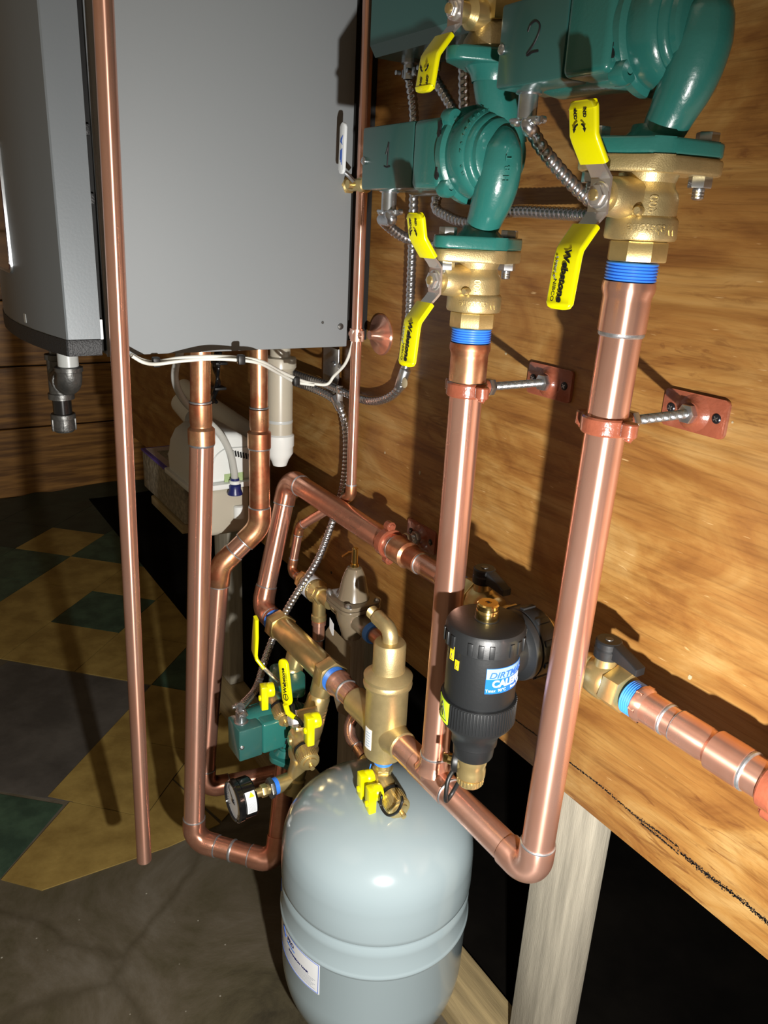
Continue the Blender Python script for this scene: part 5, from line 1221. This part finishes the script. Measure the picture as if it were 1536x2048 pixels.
bm = B(); tube(bm, [at(560,905,1,-.07), at(500,868,1,-.06), at(425,815,1,-.05), at(368,775,1,-.04)], .020, 28); obj('pipe', bm, 'white_plastic', t)
bm = B(); tube(bm, [at(392,838,1,-.045), at(364,806,1,-.04)], .026, 28); obj('socket', bm, 'white_plastic', t)
# condensate pump: cover with its broad side towards +x, standing on the packing box
PX1, PX0, PY0, PY1 = -1.27, -1.395, -.212, -.088
zb1_ = at(376,976,0,PX1).z; zt_ = at(440,866,0,PX1).z; zb2 = at(440,1072,0,PX1).z; hh = zt_-zb1_; ym = (PY0+PY1)/2; w2 = (PY1-PY0)/2
t = thing('condensate_pump', 'white condensate pump with louvred cover and clear reservoir behind the copper pipes', 'pump', ((PX0+PX1)/2, ym, zb1_))
prof = [(-w2*.98,0),(w2*.98,0),(w2*.98,hh*.45),(w2*.93,hh*.66),(w2*.78,hh*.84),(w2*.45,hh*.97),(0,hh),(-w2*.45,hh*.97),(-w2*.75,hh*.84),(-w2*.92,hh*.62),(-w2*.98,hh*.3)]
MXZ = Matrix(((0,0,1,PX0),(1,0,0,ym),(0,1,0,zb1_),(0,0,0,1)))
bm = B(); prism(bm, prof, PX1-PX0, MXZ, .010, 3); cv = obj('cover', bm, 'white_plastic', t, sharp=50)
xf = PX1+.0004
for k in range(7):
    a_ = at(466+k*5.3, 906+k*1.2, 0, xf); bm = B(); box(bm, .0012, .0030, .0110, T(*a_) @ RX(.15)); obj('louvre', bm, 'black_seal', cv)
bm = B(); tube(bm, spline([at(u, v, 0, xf) for u, v in ((424,985),(424,940),(430,915),(446,900),(462,896),(505,893))], 8), .0011, 8); obj('cover_seam', bm, 'grey_plastic', cv)
bm = B(); b3(bm, PX0-.004, PX1+.012, PY0-.005, PY1+.005, zb1_-.008, zb1_+.002, .002); obj('base_plate', bm, 'white_plastic', t)
bm = B(); b3(bm, -1.322, PX1+.002, PY0+.012, PY1-.012, zb2, zb1_-.0085, .012, 4); obj('reservoir', bm, 'natural_plastic', t)
bm = B(); q = at(478,1035,0,PX1+.004); lathe(bm, [(.010,0),(.010,.022),(.007,.024)], T(q.x, q.y, q.z), 20); obj('outlet_stub', bm, 'white_plastic', t)
bm = B(); q0 = at(449,972,0,xf); q1 = at(488,948,0,xf); b3(bm, xf-.0006, xf+.0004, q0.y, q1.y, q0.z, q1.z+.004); obj('rating_label', bm, 'green_tag', t)
bc = at(470,988,0,PX1+.013); bm = B(); lathe(bm, [(.0135,0),(.0135,.003),(.0105,.009),(.0110,.017),(.008,.020),(.008,.030)], T(*bc), 24); fit = obj('barb_fitting', bm, 'navy', t)
bm = B(); lathe(bm, [(.0085,.0195),(.0098,.020),(.0098,.025),(.0085,.026)], T(*bc), 24); obj('clip_ring', bm, 'white_plastic', fit)
bt = bc+V((0,0,.024))
bm = B(); tube(bm, spline([at(362,700,0,-1.24), at(350,742,0,-1.25), at(354,775,0,-1.25), at(374,808,0,-1.25), at(410,838,0,-1.25), at(440,868,0,-1.25), at(460,905,0,-1.254), at(468,940,0,-1.256), bt], 12), .0062, 18)
one('vinyl_tube', bm, 'vinyl_tube', 'clear bent vinyl tube from boiler to the blue barb on the white pump', 'tube')
# packing box under the pump
BZ = zb1_-.0085; by0, by1 = -.206, -.095; bx0 = at(289,896,2,BZ).x; bx1 = -1.326
t = thing('packing_box', 'long speckled packing box with purple-edged lid beside the white condensate pump', 'box', ((bx0+bx1)/2, (by0+by1)/2, BZ-.082))
bm = B(); b3(bm, bx0, bx1, by0, by1, BZ-.082, BZ-.004, .003); obj('carton', bm, 'foam_board', t)
bm = B(); b3(bm, bx0-.002, PX0-.010, by0-.002, by1+.002, BZ-.0045, BZ, .001); ld = obj('lid', bm, 'purple', t)
bm = B(); b3(bm, bx0+.006, PX0-.018, by0+.006, by1-.004, BZ-.0002, BZ+.0006, 0); obj('lid_panel', bm, 'card', ld)
bm = B(); b3(bm, bx0+.035, PX0-.024, by0+.020, by0+.055, BZ+.0005, BZ+.0010, 0); obj('lid_label', bm, 'foam_board', ld)
bm = B(); b3(bm, bx0+.06, bx1-.004, by0-.004, -.001, BZ-.101, BZ-.083, .002); one('wooden_shelf', bm, 'lumber_flat', 'narrow wooden shelf under the speckled packing box', 'shelf')
# card hanging under the fill valve
bm = B(); c0 = at(652,1262,1,-.045); M_ = frame(c0, (0,-1,0), (1,0,0)); prism(bm, [(0,0),(.014,.018),(.085,.012),(.088,-.125),(.050,-.135),(0,-.060)], .0008, M_, 0); one('hanging_card', bm, 'card_brown', 'brown card hanging in shadow below the fill valve', 'tag')
# white wires
t = thing('white_cable', 'pair of white wires tied along the bottom edge of the boiler', 'cable', tuple(at(450,715,1,-.2)))
def bp(u, v, y): return at(u, v, 1, y)
W1 = [at(262,709,1,-.37), at(285,720,1,-.355), at(310,724,1,-.335), at(360,716,1,-.305), at(420,713,1,-.27), at(470,715,1,-.235), at(520,722,1,-.20), at(560,742,1,-.15), at(600,760,1,-.105), at(632,768,1,-.075), at(655,768,1,-.06), at(668,752,1,-.05), at(690,728,1,-.045), at(703,695,1,-.046), at(708,660,1,-.047)]
W2 = [at(264,712,1,-.37), at(288,725,1,-.355), at(315,728,1,-.335), at(362,722,1,-.305), at(420,718,1,-.27), at(475,720,1,-.235), at(520,727,1,-.20), at(560,748,1,-.15), at(592,764,1,-.11), at(628,770,1,-.08)]
for W in (W1, W2): bm = B(); tube(bm, spline(W, 10), .0024, 12); obj('wire', bm, 'white_wire', t)
for (u, v, y) in ((312,724,-.335),(482,719,-.232),(592,762,-.115)):
    bm = B(); box(bm, .010, .010, .013, T(*at(u, v, 1, y)), .002); obj('cable_tie', bm, 'black_rubber', t)
t = thing('black_cord', 'coiled black cord hanging behind the two boiler pipes', 'cable', tuple(at(440,760,1,-.12)))
for k in range(4):
    o = k*3; bm = B(); tube(bm, spline([at(432+o,705,1,-.11-.004*k), at(428+o,735,1,-.11-.004*k), at(438-o*.5,765,1,-.115-.004*k), at(430-o*.4,790,1,-.12), at(424+o,805,1,-.12)], 8), .0032, 10); obj('strand', bm, 'black_gloss', t)
for (u,v) in ((438,725),(436,775)): bm = B(); box(bm, .030,.022,.005, T(*at(u,v,1,-.117)), .001); obj('cable_tie', bm, 'black_rubber', t)
# ================================================================== LIGHT + CAMERA
def torch(loc, tgt, power, size, angle, blend, col=(1,.97,.92)):
    l = bpy.data.lights.new('torch', 'SPOT'); l.energy = power; l.shadow_soft_size = size; l.spot_size = math.radians(angle); l.spot_blend = blend; l.color = col
    o = bpy.data.objects.new('torch', l); C.objects.link(o); o.location = loc; o.rotation_euler = (V(tgt)-V(loc)).to_track_quat('-Z', 'Y').to_euler(); return o
torch((0.0, -.49, zr(-.36)), (-1.0, -.19, zr(-.66)), 71, .010, 150, 1.0)
w = bpy.data.worlds.new('w'); bpy.context.scene.world = w; w.use_nodes = True
w.node_tree.nodes['Background'].inputs[0].default_value = (1,.78,.50,1); w.node_tree.nodes['Background'].inputs[1].default_value = .17
l = bpy.data.lights.new('ambient_fill', 'AREA'); l.shape = 'DISK'; l.size = 1.2; l.energy = 2; l.color = (1,.82,.62)  # unseen soft fill, added to lift the ambient level
o = bpy.data.objects.new('ambient_fill', l); C.objects.link(o); o.location = (-.6, -1.6, 2.75); o.rotation_euler = (math.radians(20),0,0)
cam = bpy.data.cameras.new('camera'); co = bpy.data.objects.new('camera', cam); C.objects.link(co)
cam.sensor_fit = 'VERTICAL'; cam.sensor_height = 24; cam.lens = 24*FPX/2048; cam.clip_start = .02; cam.clip_end = 50
m = Matrix.Identity(4)
for i in range(3): m[i][0] = R0[i]; m[i][1] = -R1[i]; m[i][2] = -R2[i]; m[i][3] = EYE[i]
co.matrix_world = m
sc = bpy.context.scene; sc.camera = co
sc.view_settings.view_transform = 'Standard'; sc.view_settings.look = 'None'; sc.view_settings.gamma = 1; sc.view_settings.exposure = 0.0
try: sc.view_settings.use_curve_mapping = False
except Exception: pass
bpy.context.view_layer.update()
